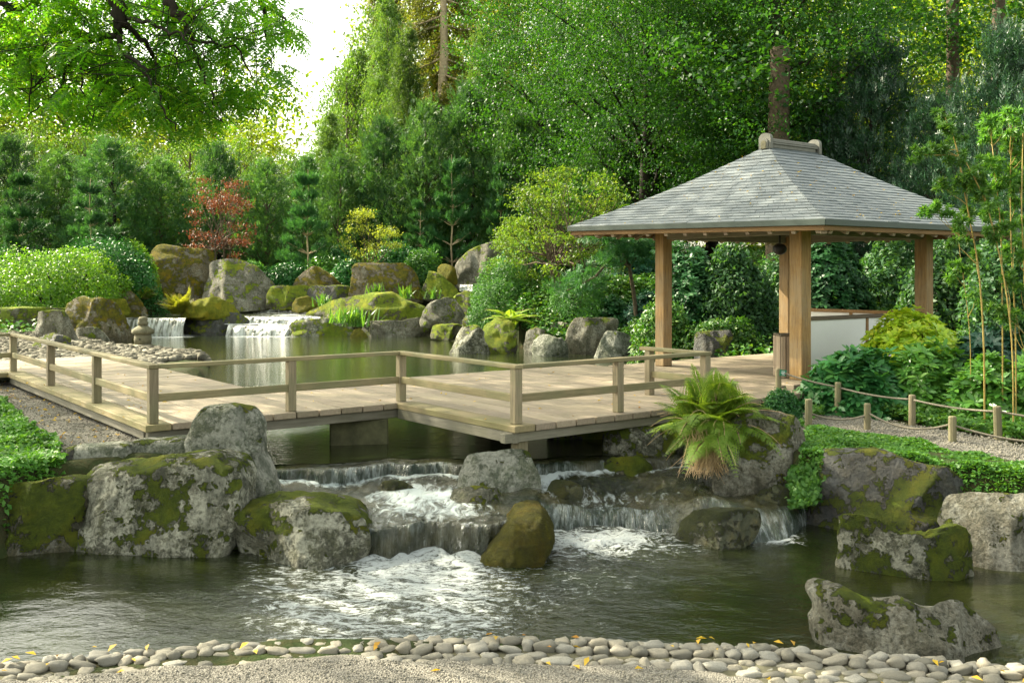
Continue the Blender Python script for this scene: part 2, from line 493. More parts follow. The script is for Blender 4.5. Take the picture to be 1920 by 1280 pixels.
POND = [(-2.9, 11.2), (2.05, 11.2), (3.0, 14), (3.5, 20), (3.84, 25.6), (1.0, 29), (0.8, 33.5), (-1.0, 34.0), (-1.4, 42), (-10, 42), (-13.5, 38), (-13.6, 31.5), (-11.9, 28.6), (-9.9, 25.9), (-7.2, 23.6), (-6.0, 19), (-4.2, 15), (-3.0, 11.6)]
def land(x, y):
    h = -.27 + .75 * sstep(y, 29, 37) + 1.6 * sstep(y, 38, 60) + .35 * sstep(y, 16, 26) * sstep(x, 4, 8) - 0.0 * x
    h = h + .5 * sstep(y, 24, 30) * sstep(x, .5, 3)
    h = h - .26 * sstep(-y, -9.8, -8.9) * sstep(x, 3.6, 4.6)
    h = h - .50 * sstep(-y, -6.9, -6.2)                     # the gravel path the picture is taken from lies lower
    return h
def ground_h(x, y, noise=True):
    x = np.asarray(x, float); y = np.asarray(y, float)
    P = np.stack([x.ravel(), y.ravel()], -1)
    h = land(x, y)
    dp = polydist(P, POOL).reshape(x.shape)
    dq = polydist(P, POND).reshape(x.shape)
    if noise:
        p3 = np.stack([x * .8, y * .8, x * 0], -1)
        h = h + .03 * fbm(p3, 3)
    k = sstep(-dp, -.10, .30)
    h = h * (1 - k) + (-1.45) * k
    far = sstep(y, 36, 38)
    k = sstep(-dq, -.15, .45)
    bed = -.95 + far * .75
    h = np.where(k > 0, np.minimum(h, h * (1 - k) + bed * k), h)
    return h
ys = np.concatenate([np.arange(2.5, 15, .12), np.arange(15, 30, .3), np.arange(30, 70, .8), [75, 90, 120, 200, 400, 800]])
xs0 = np.concatenate([np.arange(0, 6, .12), np.arange(6, 14, .3), np.arange(14, 40, 1.5), [45, 60, 100, 200, 400, 800]])
xs = np.concatenate([-xs0[:0:-1], xs0])
ys = np.concatenate([[-800, -200, -50, -10, 0], ys])
X, Y = np.meshgrid(xs, ys)
Z = ground_h(X, Y)
Z = Z + 6 * sstep(Y, 90, 400)
gm = np_mesh('ground', np.stack([X, Y, Z], -1), grid_faces(len(xs), len(ys)), True, [M['ground']])
tag(mk('ground', gm), kind='structure')

def gh(x, y):
    return float(ground_h(np.array([x]), np.array([y]), False)[0])

# gravel areas: sheets a few mm above the ground, draped on it
def drape(name, poly, dz, mat, step=.1, label=None, dome=0):
    poly = np.asarray(poly, float)
    x0, y0 = poly.min(0); x1, y1 = poly.max(0)
    nx = int((x1 - x0) / step) + 2; ny = int((y1 - y0) / step) + 2
    gx, gy = np.meshgrid(np.linspace(x0, x1, nx), np.linspace(y0, y1, ny))
    d = polydist(np.stack([gx.ravel(), gy.ravel()], -1), poly).reshape(gx.shape)
    d = d + .05 * fbm(np.stack([gx * 3, gy * 3, gx * 0], -1), 3)
    z = ground_h(gx, gy) + dz - .12 * sstep(d, -.02, .12)
    f = grid_faces(nx, ny)
    keep = (d.ravel()[f] < .15).all(1)
    me = np_mesh(name, np.stack([gx, gy, z], -1), f[keep], True, [mat])
    return tag(mk(name, me), label, kind='structure')
A_ = np.array([.795, .606]); B_ = np.array([-.606, .795]); C0 = np.array([-3.89, 10.55])
def DK(a, b, z=0.0):
    p = C0 + A_ * a + B_ * b
    return Vector((p[0], p[1], z))
DECK_ROT = math.atan2(.606, .795)
LEFT_GRAVEL = [uxy(150, 850, -.25), uxy(360, 835, -.25), (-3.2, 11.4), DK(.6, 2)[:2], DK(.6, 8)[:2], DK(-6, 8.5)[:2], (-13, 14), uxy(-60, 700, -.25), uxy(30, 770, -.25), uxy(100, 830, -.25)]
drape('gravel_path', LEFT_GRAVEL, .03, M['gravel'])
RIGHT_PATH = [uxy(1395, 775, -.27), uxy(1410, 755, -.27), uxy(1530, 772, -.27), uxy(1650, 788, -.27), uxy(1800, 815, -.27), uxy(1960, 848, -.27), uxy(2200, 900, -.27), uxy(2200, 960, -.27), uxy(1960, 868, -.27), uxy(1800, 848, -.27), uxy(1640, 822, -.27), uxy(1520, 812, -.27), uxy(1440, 800, -.27)]
drape('gravel_path', RIGHT_PATH, .03, M['gravel'])
FRONT_PATH = [(-12, 2.6), (12, 2.6), (12, 5.2), (5, 5.45), (2.6, 5.5), (1.6, 5.78), (.9, 6.02), (0, 6.12), (-1.2, 6.07), (-3, 5.78), (-6, 5.25), (-12, 4.5)]
drape('gravel_path', FRONT_PATH, .035, M['gravel'])

# ------------------------------------------------------------------ water
def lerp_pts(x, pts):
    p = np.asarray(pts, float)
    return np.interp(x, p[:, 0], p[:, 1])
def yf2(x):
    base = lerp_pts(x, [(-6, 9.4), (-2.2, 9.3), (-1.5, 9.05), (-1.3, 8.98), (-.75, 9.02), (-.2, 9.0), (.0, 9.15), (.3, 9.95), (.6, 10.05), (1.1, 10.0), (1.5, 9.8), (1.8, 9.55), (2.3, 9.5), (2.7, 9.75), (3.2, 10.35), (5, 10.5)])
    return base + .10 * fbm(np.stack([x * 2.6, x * 0, x * 0 + 3], -1), 4, .6)
def yf1(x):
    base = lerp_pts(x, [(-6, 10.7), (-2.4, 10.7), (-1.6, 10.85), (-1.35, 11.1), (-.5, 11.0), (.0, 10.9), (.4, 11.05), (1.4, 11.3), (2.2, 11.35), (5, 11.5)])
    return base + .10 * fbm(np.stack([x * 2.6, x * 0, x * 0 + 9], -1), 4, .6)
WP, WM, WU = -.95, -.66, -.50
nx = 520
sx = np.linspace(-4.2, 4.2, nx)
def seg(a, b, n): return np.linspace(0, 1, n, endpoint=False)
w2 = np.where(sx < 0, .13, lerp_pts(sx, [(0, .15), (.3, .24), (.9, .34), (1.4, .30), (1.6, .5), (2.6, .5), (3, .2)]))
rows_y, rows_k = [], []
y2, y1 = yf2(sx), yf1(sx)
for t in np.linspace(-.25, 0, 4, endpoint=False): rows_y.append(y2 + t * .3)
for t in np.linspace(0, 1, 26, endpoint=False): rows_y.append(y2 + t * w2)
for t in np.linspace(0, 1, 70, endpoint=False): rows_y.append((y2 + w2) + t * (y1 - .02 - y2 - w2))
for t in np.linspace(0, 1, 18, endpoint=False): rows_y.append(y1 - .02 + t * .16)
for t in np.linspace(0, 1, 6): rows_y.append(y1 + .14 + t * .25)
SY = np.array(rows_y); SX = np.broadcast_to(sx, SY.shape).copy()
u = np.clip((SY - y2) / w2, 0, 1)
prof = 1 - (1 - u) ** 3.2                                     # round lip, steep below
prof = np.where(SY < y2, 0, prof)
right = sstep(SX, .1, .5)
lip = (WM - .03) * (1 - right) + (-.80) * right
v = np.clip((SY - y2 - w2) / (y1 - y2 - w2), 0, 1)
mid = lip + v * ((-.635 - lip) * (1 - right) + (-.62 - lip) * right)
SZ = WP - .02 + (mid - WP + .02) * prof
u1 = np.clip((SY - y1) / .14, 0, 1)
p1 = 1 - (1 - u1) ** 3
SZ = SZ + (WU - .004 - mid) * np.where(SY > y1, p1, 0) * 1.0
# hump over the hidden stone on the right, and stepped ledges of rock under the film of water
hump = np.exp(-(((SX - 2.15) / .55) ** 2 + ((SY - 10.05) / .42) ** 2))
SZ = SZ + .10 * hump * prof
bumps = fbm(np.stack([SX * 2.6, SY * 2.6, SX * 0], -1), 4)
SZ = SZ + prof * (1 - np.where(SY > y1, 1, 0)) * (.024 + .035 * right) * bumps
SZ = SZ + prof * (1 - np.where(SY > y1, 1, 0)) * .035 * np.clip(fbm(np.stack([SX * 1.7, SX * 0, SX * 0 + 7], -1), 3), -1, .6) * (u < 2)
steep = np.clip(np.where((SY >= y2) & (u < .93), 1 - u ** 5, 0), 0, 1)
steep = np.maximum(steep, np.where((SY >= y1 - .01) & (u1 < .9), 1 - u1 ** 3, 0))
strand = fbm(np.stack([SX * 16, SY * 0 + 1, SZ * 3], -1), 3)
SY2 = SY - steep * .035 * strand
turb = .35 + .45 * fbm(np.stack([SX * 1.3, SY * 1.3, SX * 0 + 5], -1), 2) + .2 * (1 - v)
turb = np.clip(turb, .05, 1)
foam_glint_s = np.exp(-((SY - y1) / .16) ** 2) * .9 * (SY < y1) + .55 * np.exp(-(((SX + 1.0) / .55) ** 2 + ((SY - 10.4) / .55) ** 2)) + .5 * np.exp(-(((SX - .35) / .25) ** 2 + ((SY - 10.7) / .3) ** 2)) + .62 * np.exp(-(((SX + .75) / .62) ** 4 + ((SY - 9.75) / .6) ** 4)) + .45 * np.exp(-(((SX - 1.0) / .9) ** 2 + ((SY - 10.5) / .3) ** 2))  # foam under the weir; mid-pool patches also paint the sky's reflection white
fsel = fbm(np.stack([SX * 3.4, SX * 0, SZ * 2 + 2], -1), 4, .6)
foam_glint_s = np.clip(foam_glint_s, 0, 1)
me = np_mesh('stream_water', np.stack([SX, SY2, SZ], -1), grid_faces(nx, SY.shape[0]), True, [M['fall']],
             {'steep': steep * np.clip(.66 + 1.3 * fsel, .12, 1), 'turb': turb, 'foam_glint': foam_glint_s})
tag(mk('stream_water', me), kind='structure')

# lower pool
px_ = np.linspace(-15, 15, 400); r_ = np.linspace(0, 1, 240) ** .8
edge = np.interp(px_, sx, y2 + .02)
PY = 4.2 + (edge - 4.2)[None, :] * r_[:, None]
PX = np.broadcast_to(px_, PY.shape)
cur = np.exp(-(((PX + 1.1) / 1.25) ** 2 + ((PY - 7.9) / 1.25) ** 2)) + .9 * np.exp(-(((PX - 1.0) / 1.0) ** 2 + ((PY - 9.3) / .8) ** 2)) + .5 * np.exp(-(((PX + .2) / 1.0) ** 2 + ((PY - 7.6) / .9) ** 2))
PZ = WP + .012 * fbm(np.stack([PX * 3.2, PY * 4.5, PX * 0], -1), 4) * (.3 + 1.6 * np.clip(cur, 0, 1))
dist_l = np.abs(PY - np.interp(PX, sx, y2))
lf = np.exp(-dist_l / .38) * np.exp(-((PX + .75) / .62) ** 4)
rf = np.exp(-(((PY - 9.55) / .55) ** 2)) * np.exp(-((PX - .85 - .15 * fbm(np.stack([PX * 0, PY * 3, PX * 0], -1), 2)) / .78) ** 2) * 1.0
rf2 = np.exp(-(((PX - 2.55) / .26) ** 2 + ((PY - 9.62) / .18) ** 2)) * 1.2
glint_tail = .60 * np.exp(-(((PX + 1.15 + .3 * (PY - 8)) / 1.05) ** 4 + ((PY - 7.75) / 1.25) ** 4)) + .3 * np.exp(-(((PX - .2) / .9) ** 2 + ((PY - 8.2) / .7) ** 2))  # mostly the bright sky reflection, painted as white on the pool with some foam
foam_glint = np.clip(lf * 1.0 + rf + rf2 + glint_tail, 0, 1)
PZ = PZ + .05 * np.clip(lf + rf + rf2 * .6, 0, 1) * np.clip(fbm(np.stack([PX * 9, PY * 9, PX * 0], -1), 4) + .4, 0, 2)
turbp = np.clip(cur * .95, 0, .9)
me = np_mesh('pool_water', np.stack([PX, PY, PZ], -1), grid_faces(400, 240), True, [M['pool']], {'turb': turbp, 'foam_glint': foam_glint, 'steep': foam_glint * 0})
tag(mk('pool_water', me), kind='structure')

# pond
px_ = np.linspace(-30, 16, 260); r_ = np.linspace(0, 1, 200) ** 1.6
edge = np.interp(px_, sx, y1 + .38, left=10.9, right=11.6)
PY = edge[None, :] + (36.2 - edge)[None, :] * r_[:, None]
PX = np.broadcast_to(px_, PY.shape)
PZ = WU + 0 * PX
fl = lambda cx, w, cy, d: np.exp(-((PX - cx) / w) ** 4) * np.exp(-np.clip(cy - PY, 0, 99) / d)
foam_glint = np.clip(.95 * fl(-12.1, 1.3, 33.6, 1.0) + .95 * fl(-8.4, 1.3, 34.0, .9), 0, 1)
turbp = np.clip(.25 * np.exp(-((PY - 33) / 3.0) ** 2), 0, .6)
me = np_mesh('pond_water', np.stack([PX, PY, PZ], -1), grid_faces(260, 200), True, [M['pond']], {'turb': turbp, 'foam_glint': foam_glint, 'steep': foam_glint * 0})
tag(mk('pond_water', me), kind='structure')

# far cascade: upper stream sheets and falls
def sheet(name, x0, x1, ya, yb, z, mat, foam_glint=0.0, turb=.3):
    gx, gy = np.meshgrid(np.linspace(x0, x1, 60), np.linspace(ya, yb, 50))
    n = fbm(np.stack([gx, gy, gx * 0], -1), 3)
    me = np_mesh(name, np.stack([gx, gy, z + .02 * n], -1), grid_faces(60, 50), True, [mat], {'turb': gx * 0 + turb, 'foam_glint': np.clip(foam_glint + .4 * n * (foam_glint > 0), 0, 1), 'steep': gx * 0})
    return tag(mk(name, me), kind='structure')
def far_fall(x0, x1, y, zt, zb, out=.35, ny=30):
    n = 140
    gx = np.linspace(x0, x1, n)
    vv = np.linspace(0, 1, ny)
    yl = y + .12 * fbm(np.stack([gx * 1.3, gx * 0, gx * 0], -1), 3)
    V = []
    Vv, G = np.meshgrid(vv, gx, indexing='ij')
    yy = yl[None, :] - out * Vv ** .6 + .10 * fbm(np.stack([G * 5, Vv * 2, G * 0], -1), 3) * Vv
    zz = zt - (zt - zb) * Vv ** 1.5
    me = np_mesh('waterfall', np.stack([G, yy, zz], -1), grid_faces(n, ny), True, [M['farfall']], {'turb': G * 0 + .6, 'foam_glint': sstep(Vv, .75, 1.0) * .6, 'steep': G * 0 + 1.0})
    return tag(mk('waterfall', me), kind='structure')
def farfall_mat():
    t = NT('far_falling_water')
    obj = t.coord()
    st = t.noise(t.mapping(obj, (8, 1.5, 1.0)), 1.0, 5, .7, .4)
    col = t.mix(t.ramp(st, [(.40, 0.0), (.60, 1.0)]), (.10, .105, .07), (.72, .74, .72))
    return t.done(t.pbr(col, .35, t.bump(st, .8, .1), spec=.6))
M['farfall'] = farfall_mat()
Z2, Z3 = .12, .52
sheet('stream_water', -14.5, -10.6, 34.25, 35.66, Z2, M['pond'], .0, .3)
sheet('stream_water', -14.5, -6.0, 35.66, 39.2, Z2, M['pond'], .30, .5)
far_fall(-13.6, -11.2, 34.3, Z2, -.52)
far_fall(-9.8, -7.0, 34.6, -.12, -.52, .5)
sheet('stream_water', -10.0, -6.8, 34.5, 35.6, -.13, M['pond'], .75, .6)
far_fall(-10.2, -6.6, 35.7, .12, -.15, .35)
sheet('stream_water', -12, -5.6, 39.0, 42.5, .34, M['pond'], .25, .5)
far_fall(-12.0, -6.0, 39.2, .34, .11, .4)
far_fall(-2.0, -1.5, 38.3, 1.22, .98, .2)
sheet('stream_water', -2.1, -1.1, 38.2, 39.4, 1.25, M['pond'], .5, .5)

# ------------------------------------------------------------------ rocks
def resample_closed(poly, n):
    P = np.asarray(poly, float)
    # Catmull-Rom-ish smoothing then uniform resampling
    Q_ = []
    m = len(P)
    for i in range(m):
        p0, p1, p2, p3 = P[i - 1], P[i], P[(i + 1) % m], P[(i + 2) % m]
        for t in np.linspace(0, 1, 8, endpoint=False):
            cr = .5 * ((2 * p1) + (-p0 + p2) * t + (2 * p0 - 5 * p1 + 4 * p2 - p3) * t ** 2 + (-p0 + 3 * p1 - 3 * p2 + p3) * t ** 3)
            Q_.append(.45 * cr + .55 * (p1 * (1 - t) + p2 * t))
    Q_ = np.array(Q_)
    L = np.hypot(*(np.roll(Q_, -1, 0) - Q_).T)
    s = np.concatenate([[0], np.cumsum(L)])
    Qc = np.vstack([Q_, Q_[:1]])
    tt = np.linspace(0, s[-1], n, endpoint=False)
    return np.stack([np.interp(tt, s, Qc[:, 0]), np.interp(tt, s, Qc[:, 1])], -1)
rock_i = [0]
def rock(label, poly, dfront, depth, mat, n=3.0, nu=72, nv=40, rough=.05, skew=0.0, chis=5, cat='rock', group=None, name='rock', k=0.0):
    rock_i[0] += 1
    r = np.random.default_rng(100 + rock_i[0])
    dc = dfront + .42 * depth
    xm = (sum(p[0] for p in poly) / len(poly) - 960) * dc / F
    dd = lambda x: (dc - k * xm) / (1 - k * (x - 960) / F)
    pw = [(((x - 960) * dd(x) / F), CAMZ - (y - HOR) * dd(x) / F) for x, y in poly]
    R = resample_closed(pw, nu)
    m0 = np.array([(R[:, 0].min() + R[:, 0].max()) / 2, R[:, 1].min()])
    R = m0 + (R - m0) * np.array([1.06, 1.05])
    zb = R[:, 1].min()
    xc = (R[:, 0].min() + R[:, 0].max()) / 2
    H = R[:, 1].max() - zb; W = np.ptp(R[:, 0])
    th = np.linspace(0.001, np.pi - .001, nv)
    t = -np.sign(np.cos(th)) * np.abs(np.cos(th)) ** (2 / n)
    s = np.abs(np.sin(th)) ** (2 / n)
    sz = np.abs(np.sin(th)) ** (2.3 / n)
    X = xc + (R[None, :, 0] - xc) * s[:, None] + skew * t[:, None] * depth
    Zz = zb + (R[None, :, 1] - zb) * sz[:, None]
    Yv = dc + t[:, None] * depth / 2 + k * (X - xm)
    V = np.stack([X, Yv, Zz], -1)
    S = max(min(W, H * 1.3, depth * 1.4), .12)
    c = np.array([xc, dc, zb + H * .45])
    # facets: push what sticks out past random, mostly front-facing planes back on to them
    for kk in range(chis * 3):
        d = r.normal(size=3) * np.array([.75, .25, .6]); d[1] = -abs(d[1]) - .8; d[2] += .1; d /= np.linalg.norm(d)
        pr = (V - c) @ d
        lim = np.quantile(pr, r.uniform(.72, .95))
        ex = np.clip(pr - lim, 0, None)
        V[..., 1] += np.minimum(ex / abs(d[1]) * .8, .16 * depth)          # carve in depth only: the outline stays
    nrm = V - c; nrm /= (np.linalg.norm(nrm, axis=-1, keepdims=True) + 1e-9)
    o = r.uniform(0, 50, 3)
    dn = fbm(V / S * 1.8 + o, 5, .52)
    dn2 = -np.abs(fbm(V / S * 1.3 + o + 9, 3)) * .8
    fine = fbm(V / S * 8 + o, 4, .6)
    cr = np.abs(fbm(V / S * 1.1 + o + 31, 3)); crack = -np.exp(-(cr / .035) ** 2)
    strat = vnoise(V / S * np.array([.7, .7, 5.0]) + o)
    V = V + nrm * (rough * S * (dn + dn2 * .8 + .45 * crack + .25 * strat) + rough * .30 * S * fine)[..., None]
    loc = Vector((xc, dc, zb))
    V = V - np.array(loc)
    me = np_mesh(name, V, grid_faces(nu, nv, True)[:, ::-1], True, [RM[mat]])
    o_ = mk(name, me); o_.location = loc
    return tag(o_, label, cat, group)

# foreground pool
rock('big rounded boulder with bright moss across its top beside the lower pool', [(136, 1075), (133, 1000), (140, 945), (152, 908), (175, 890), (230, 875), (320, 862), (400, 860), (440, 873), (458, 900), (462, 960), (448, 985), (440, 1015), (400, 1045), (330, 1070), (230, 1080)], 8.85, 1.35, 'lichen_mossy', 3.8, 150, 90, .05, chis=2)
rock('moss-covered block at the waterline left of the big rounded boulder', [(-90, 1085), (-90, 930), (0, 917), (60, 914), (120, 920), (138, 945), (136, 1060), (80, 1080)], 8.7, 1.0, 'mossy', 4, 100, 60, .04)
rock('flat-topped boulder between the big mossy boulder and the small waterfall', [(440, 1060), (438, 965), (465, 942), (520, 934), (600, 945), (665, 952), (692, 985), (692, 1040), (640, 1065), (590, 1080), (500, 1080)], 8.65, 1.2, 'lichen_mossy', 4.2, 130, 80, .05, chis=2)
rock('small stone wedged in the water between two big boulders', [(405, 1045), (408, 1008), (425, 998), (444, 1005), (444, 1045)], 9.1, .3, 'mossy', 2.6, 50, 30)
rock('tall grey standing boulder in front of the deck corner', [(372, 935), (362, 860), (362, 820), (370, 788), (385, 773), (430, 768), (470, 774), (492, 800), (497, 850), (512, 890), (520, 940), (470, 945)], 10.0, .55, 'grey', 4.0, 110, 70, .03, chis=1)
rock('dark rectangular edging block left of the deck corner', [(133, 905), (130, 848), (150, 836), (245, 834), (247, 900)], 10.15, .4, 'grey', 6, 60, 30, .02, chis=0)
rock('rectangular edging block touching the tall grey standing boulder', [(249, 895), (246, 832), (300, 824), (362, 824), (366, 895)], 10.3, .4, 'grey', 6, 60, 30, .02, chis=0)
rock('small dark edging stone at the corner of the gravel', [(100, 900), (108, 850), (128, 842), (138, 855), (138, 900)], 9.9, .4, 'dark', 3, 40, 24)
rock('blue-grey boulder carrying the corner post of the deck', [(860, 948), (864, 890), (876, 862), (915, 854), (985, 857), (1000, 886), (1012, 930), (960, 945)], 10.1, .62, 'grey', 4, 110, 60, .04)
rock('low pale stone lying at the foot of the deck post boulder', [(842, 950), (850, 922), (880, 912), (930, 920), (938, 945), (890, 955)], 9.75, .4, 'lichen_mossy', 2.4, 60, 36)
rock('small brown mossy stone in the foaming stream', [(698, 935), (718, 906), (755, 904), (777, 925), (750, 940)], 10.15, .35, 'wet', 2.3, 50, 30)
rock('wedge of olive moss between the two waterfalls', [(885, 1080), (893, 1045), (918, 1012), (952, 978), (965, 956), (990, 950), (1012, 953), (1028, 975), (1036, 1005), (1010, 1045), (992, 1075), (940, 1082)], 8.72, 1.2, 'moss', 4.0, 110, 70, .035, chis=0)
rock('small rounded stone at the head of the wide cascade', [(1018, 940), (1035, 905), (1060, 901), (1090, 915), (1086, 940)], 10.3, .35, 'wet', 2.4, 50, 30)
rock('mossy stone in dark water under the deck edge', [(1118, 895), (1150, 864), (1200, 860), (1226, 882), (1200, 900)], 10.9, .45, 'mossy', 2.4, 50, 30)
rock('broad stone under the deck edge beside the straw roots', [(1138, 880), (1136, 815), (1165, 800), (1290, 800), (1304, 830), (1298, 890), (1230, 895), (1170, 880)], 11.3, .8, 'lichen_mossy', 3.5, 80, 50)
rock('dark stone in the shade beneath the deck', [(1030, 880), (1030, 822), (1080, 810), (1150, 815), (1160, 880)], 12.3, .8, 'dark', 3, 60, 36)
rock('large speckled boulder beside the fern, moss on top', [(1343, 930), (1345, 850), (1370, 805), (1400, 786), (1440, 781), (1500, 790), (1523, 820), (1520, 850), (1492, 890), (1470, 930), (1400, 935)], 10.15, .95, 'slab', 3, 120, 70, .045)
rock('wet mossy boulder with water pouring over it', [(1275, 1030), (1285, 995), (1310, 968), (1350, 957), (1400, 958), (1430, 972), (1420, 1005), (1400, 1025), (1330, 1030)], 9.05, .75, 'wet', 2.4, 90, 50, .035)
rock('brown wet stone at the far end of the cascade', [(1430, 1000), (1425, 945), (1460, 915), (1488, 925), (1496, 965), (1480, 1000)], 9.9, .55, 'wet', 2.6, 60, 36)
rock('long dark boulder with a cap of moss below the ground cover', [(1498, 1010), (1530, 945), (1545, 880), (1570, 857), (1640, 857), (1720, 873), (1790, 893), (1835, 928), (1875, 948), (1868, 1020), (1700, 1025)], 9.45, .8, 'dark', 3.6, 130, 70, .045, k=-.55)
rock('mossy two-lobed boulder standing out in the pool', [(1608, 1125), (1603, 1050), (1604, 992), (1625, 979), (1655, 983), (1680, 1000), (1702, 1012)
    , (1745, 1000), (1800, 994), (1831, 1010), (1830, 1090), (1790, 1105), (1700, 1112), (1650, 1128)], 8.05, .75, 'very_mossy', 3.6, 120, 70, .05)
rock('pale grey boulder cut by the frame beside the two-lobed boulder', [(1812, 1010), (1830, 962), (1860, 945), (1980, 943), (2030, 1000), (2030, 1120), (1850, 1120), (1828, 1085)], 8.15, 1.0, 'slab', 3.2, 100, 60, .045)
rock('long low boulder lying against the cobble edging', [(1552, 1165), (1548, 1135), (1566, 1120), (1600, 1122), (1645, 1138), (1700, 1128), (1760, 1146), (1815, 1150), (1870, 1180), (1925, 1235), (1935, 1290), (1800, 1290), (1650, 1245), (1548, 1235), (1540, 1180)], 6.35, .7, 'slab', 3.2, 140, 80, .05, k=-.35)
# far bank, left to right
rock('rounded sunlit boulder with yellow moss beside the far waterfall', [(113, 640), (115, 575), (138, 558), (180, 556), (207, 570), (227, 600), (240, 645), (150, 645)], 30.6, 1.6, 'sun', 2.8, 90, 50, .05)
rock('upright flat-faced stone on the pebble beach', [(62, 645), (63, 588), (112, 585), (132, 628), (136, 645)], 27.0, .9, 'slab', 5, 60, 36, .03)
rock('dark stone in front of the upright flat-faced stone', [(46, 672), (58, 636), (88, 627), (118, 638), (124, 672)], 24.2, .8, 'dark', 2.8, 60, 36)
rock('small pale stone at the foot of the sunlit boulder', [(136, 646), (141, 618), (180, 616), (198, 644)], 28, .7, 'slab', 3, 50, 30)
rock('long mossy block under the clipped hedge', [(-70, 625), (-70, 584), (60, 578), (140, 584), (148, 625)], 31.0, 1.2, 'mossy', 5, 70, 36, .03)
rock('sloping brown stone below the clipped hedges', [(188, 600), (205, 545), (222, 535), (250, 550), (276, 598)], 34.5, 1.2, 'sun', 2.8, 60, 36)
rock('yellow mossy lump behind the rounded sunlit boulder', [(186, 595), (190, 566), (205, 560), (228, 563), (234, 592)], 33.2, .7, 'mossbright', 2.8, 40, 26)
rock('tallest square-cut rock of the far bank', [(276, 575), (281, 478), (286, 466), (300, 463), (370, 470), (393, 480), (399, 575), (340, 585)], 38.6, 1.8, 'sun', 5, 90, 60, .035)
rock('narrow mossy stone leaning on the tallest square-cut rock', [(266, 580), (266, 525), (280, 518), (293, 525), (294, 580)], 37.4, .6, 'mossy', 3, 40, 26)
rock('wide grey rock below the red maple', [(381, 580), (384, 502), (398, 491), (438, 489), (462, 498), (480, 512), (505, 535), (514, 580)], 38.0, 1.6, 'slab', 3.8, 80, 50, .035)
rock('dark flat rock in midstream between the far falls', [(325, 632), (330, 590), (400, 584), (440, 590), (458, 604), (452, 620), (420, 635)], 34.1, 1.3, 'dark', 2.6, 80, 44, .05)
rock('bright moss hummock on the midstream rock', [(330, 600), (345, 578), (368, 564), (398, 557), (420, 568), (442, 596)], 34.3, 1.0, 'mossbright', 2.4, 60, 36, .03)
rock('low mossy wall stone below the grey rock', [(498, 580), (503, 541), (515, 537), (572, 538), (577, 580)], 38.0, .8, 'mossy', 4, 50, 30)
rock('pointed triangular rock with mossy shoulders', [(543, 570), (548, 538), (575, 506), (592, 503), (620, 520), (642, 541), (644, 570)], 38.8, 1.1, 'sun', 2.8, 60, 40)
rock('dark block at the foot of the triangular rock', [(574, 578), (577, 537), (650, 537), (662, 578)], 38.1, .8, 'dark', 4, 50, 30)
rock('small moss dome in the upper stream', [(545, 585), (552, 562), (575, 556), (590, 565), (596, 585)], 36.5, .7, 'moss', 2.4, 40, 26)
rock('broad flat-topped rock with dark streaks', [(659, 570), (660, 508), (672, 497), (750, 495), (773, 512), (787, 570)], 37.6, 1.6, 'sun', 4.2, 90, 56, .035)
rock('long low mossy rock above the pond', [(562, 612), (566, 590), (615, 566), (680, 554), (730, 549), (757, 564), (792, 580), (793, 612)], 34.0, 1.4, 'mossy', 2.6, 90, 50)
rock('flat stone shelf at the edge of the far fall', [(538, 635), (543, 606), (600, 598), (645, 602), (656, 635)], 33.6, .9, 'lichen_mossy', 3, 60, 36)
rock('little yellow mossy stone between two shelf stones', [(653, 638), (662, 620), (675, 616), (692, 638)], 33.2, .5, 'moss', 2.4, 40, 24)
rock('pale lichened shelf stone reflected in the pond', [(678, 638), (688, 606), (770, 598), (806, 597), (818, 614), (814, 638)], 33.3, .9, 'slab', 3, 70, 40)
rock('grey fluted rock between the mossy rocks', [(788, 615), (800, 575), (825, 560), (850, 560), (868, 590), (872, 615)], 32.6, .9, 'slab', 3.2, 60, 40, .05)
rock('moss-topped stone behind the fluted rock', [(848, 608), (850, 558), (870, 548), (895, 560), (902, 608)], 33.6, .9, 'mossy', 3, 50, 30)
rock('low mossy stone at the pond edge right of the fluted rock', [(808, 636), (812, 612), (840, 607), (870, 612), (874, 636)], 31.4, .8, 'mossy', 3, 50, 30)
rock('dark blue-grey stone under the dissected maple', [(868, 625), (872, 595), (905, 588), (932, 594), (936, 625)], 30.0, .9, 'dark', 3, 50, 30)
rock('yellow lichened rock standing in the pond', [(840, 682), (850, 637), (865, 614), (890, 609), (910, 624), (918, 682)], 26.1, .8, 'lichen_mossy', 2.8, 80, 50, .06)
rock('darker twin of the lichened rock in the pond', [(905, 680), (908, 617), (930, 603), (957, 608), (967, 640), (964, 680)], 26.4, .8, 'mossy', 3, 70, 44, .06)
rock('great tilted grey slab with a mossy crest', [(853, 545), (858, 497), (880, 474), (930, 454), (958, 450), (956, 500), (920, 545)], 39.6, 1.3, 'slab', 3.2, 80, 50, .03)
rock('sloping stone below the great tilted slab', [(790, 560), (803, 510), (830, 520), (860, 550), (835, 565)], 38.0, .9, 'mossy', 3, 50, 30)
rock('round moss ball beside the great tilted slab', [(817, 535), (820, 503), (835, 496), (853, 504), (855, 535)], 38.8, .7, 'moss', 2.4, 40, 26)
rock('tall leaning stone on the near bank of the pond', [(984, 672), (988, 625), (1004, 614), (1022, 622), (1026, 672)], 26.2, .7, 'slab', 3, 50, 30)
rock('low stone in front of the leaning stone', [(999, 676), (1002, 642), (1018, 630), (1052, 634), (1063, 645), (1064, 676)], 25.3, .7, 'grey', 3.2, 50, 30)
rock('stone half hidden in ivy behind the low stone', [(1030, 650), (1033, 612), (1048, 604), (1068, 610), (1070, 650)], 26.9, .6, 'slab', 3, 50, 30)
rock('biggest flat-faced pale stone on the right pond bank', [(1060, 680), (1064, 625), (1078, 601), (1100, 599), (1156, 602), (1154, 625), (1130, 680)], 25.9, .9, 'slab', 5, 80, 50, .03)
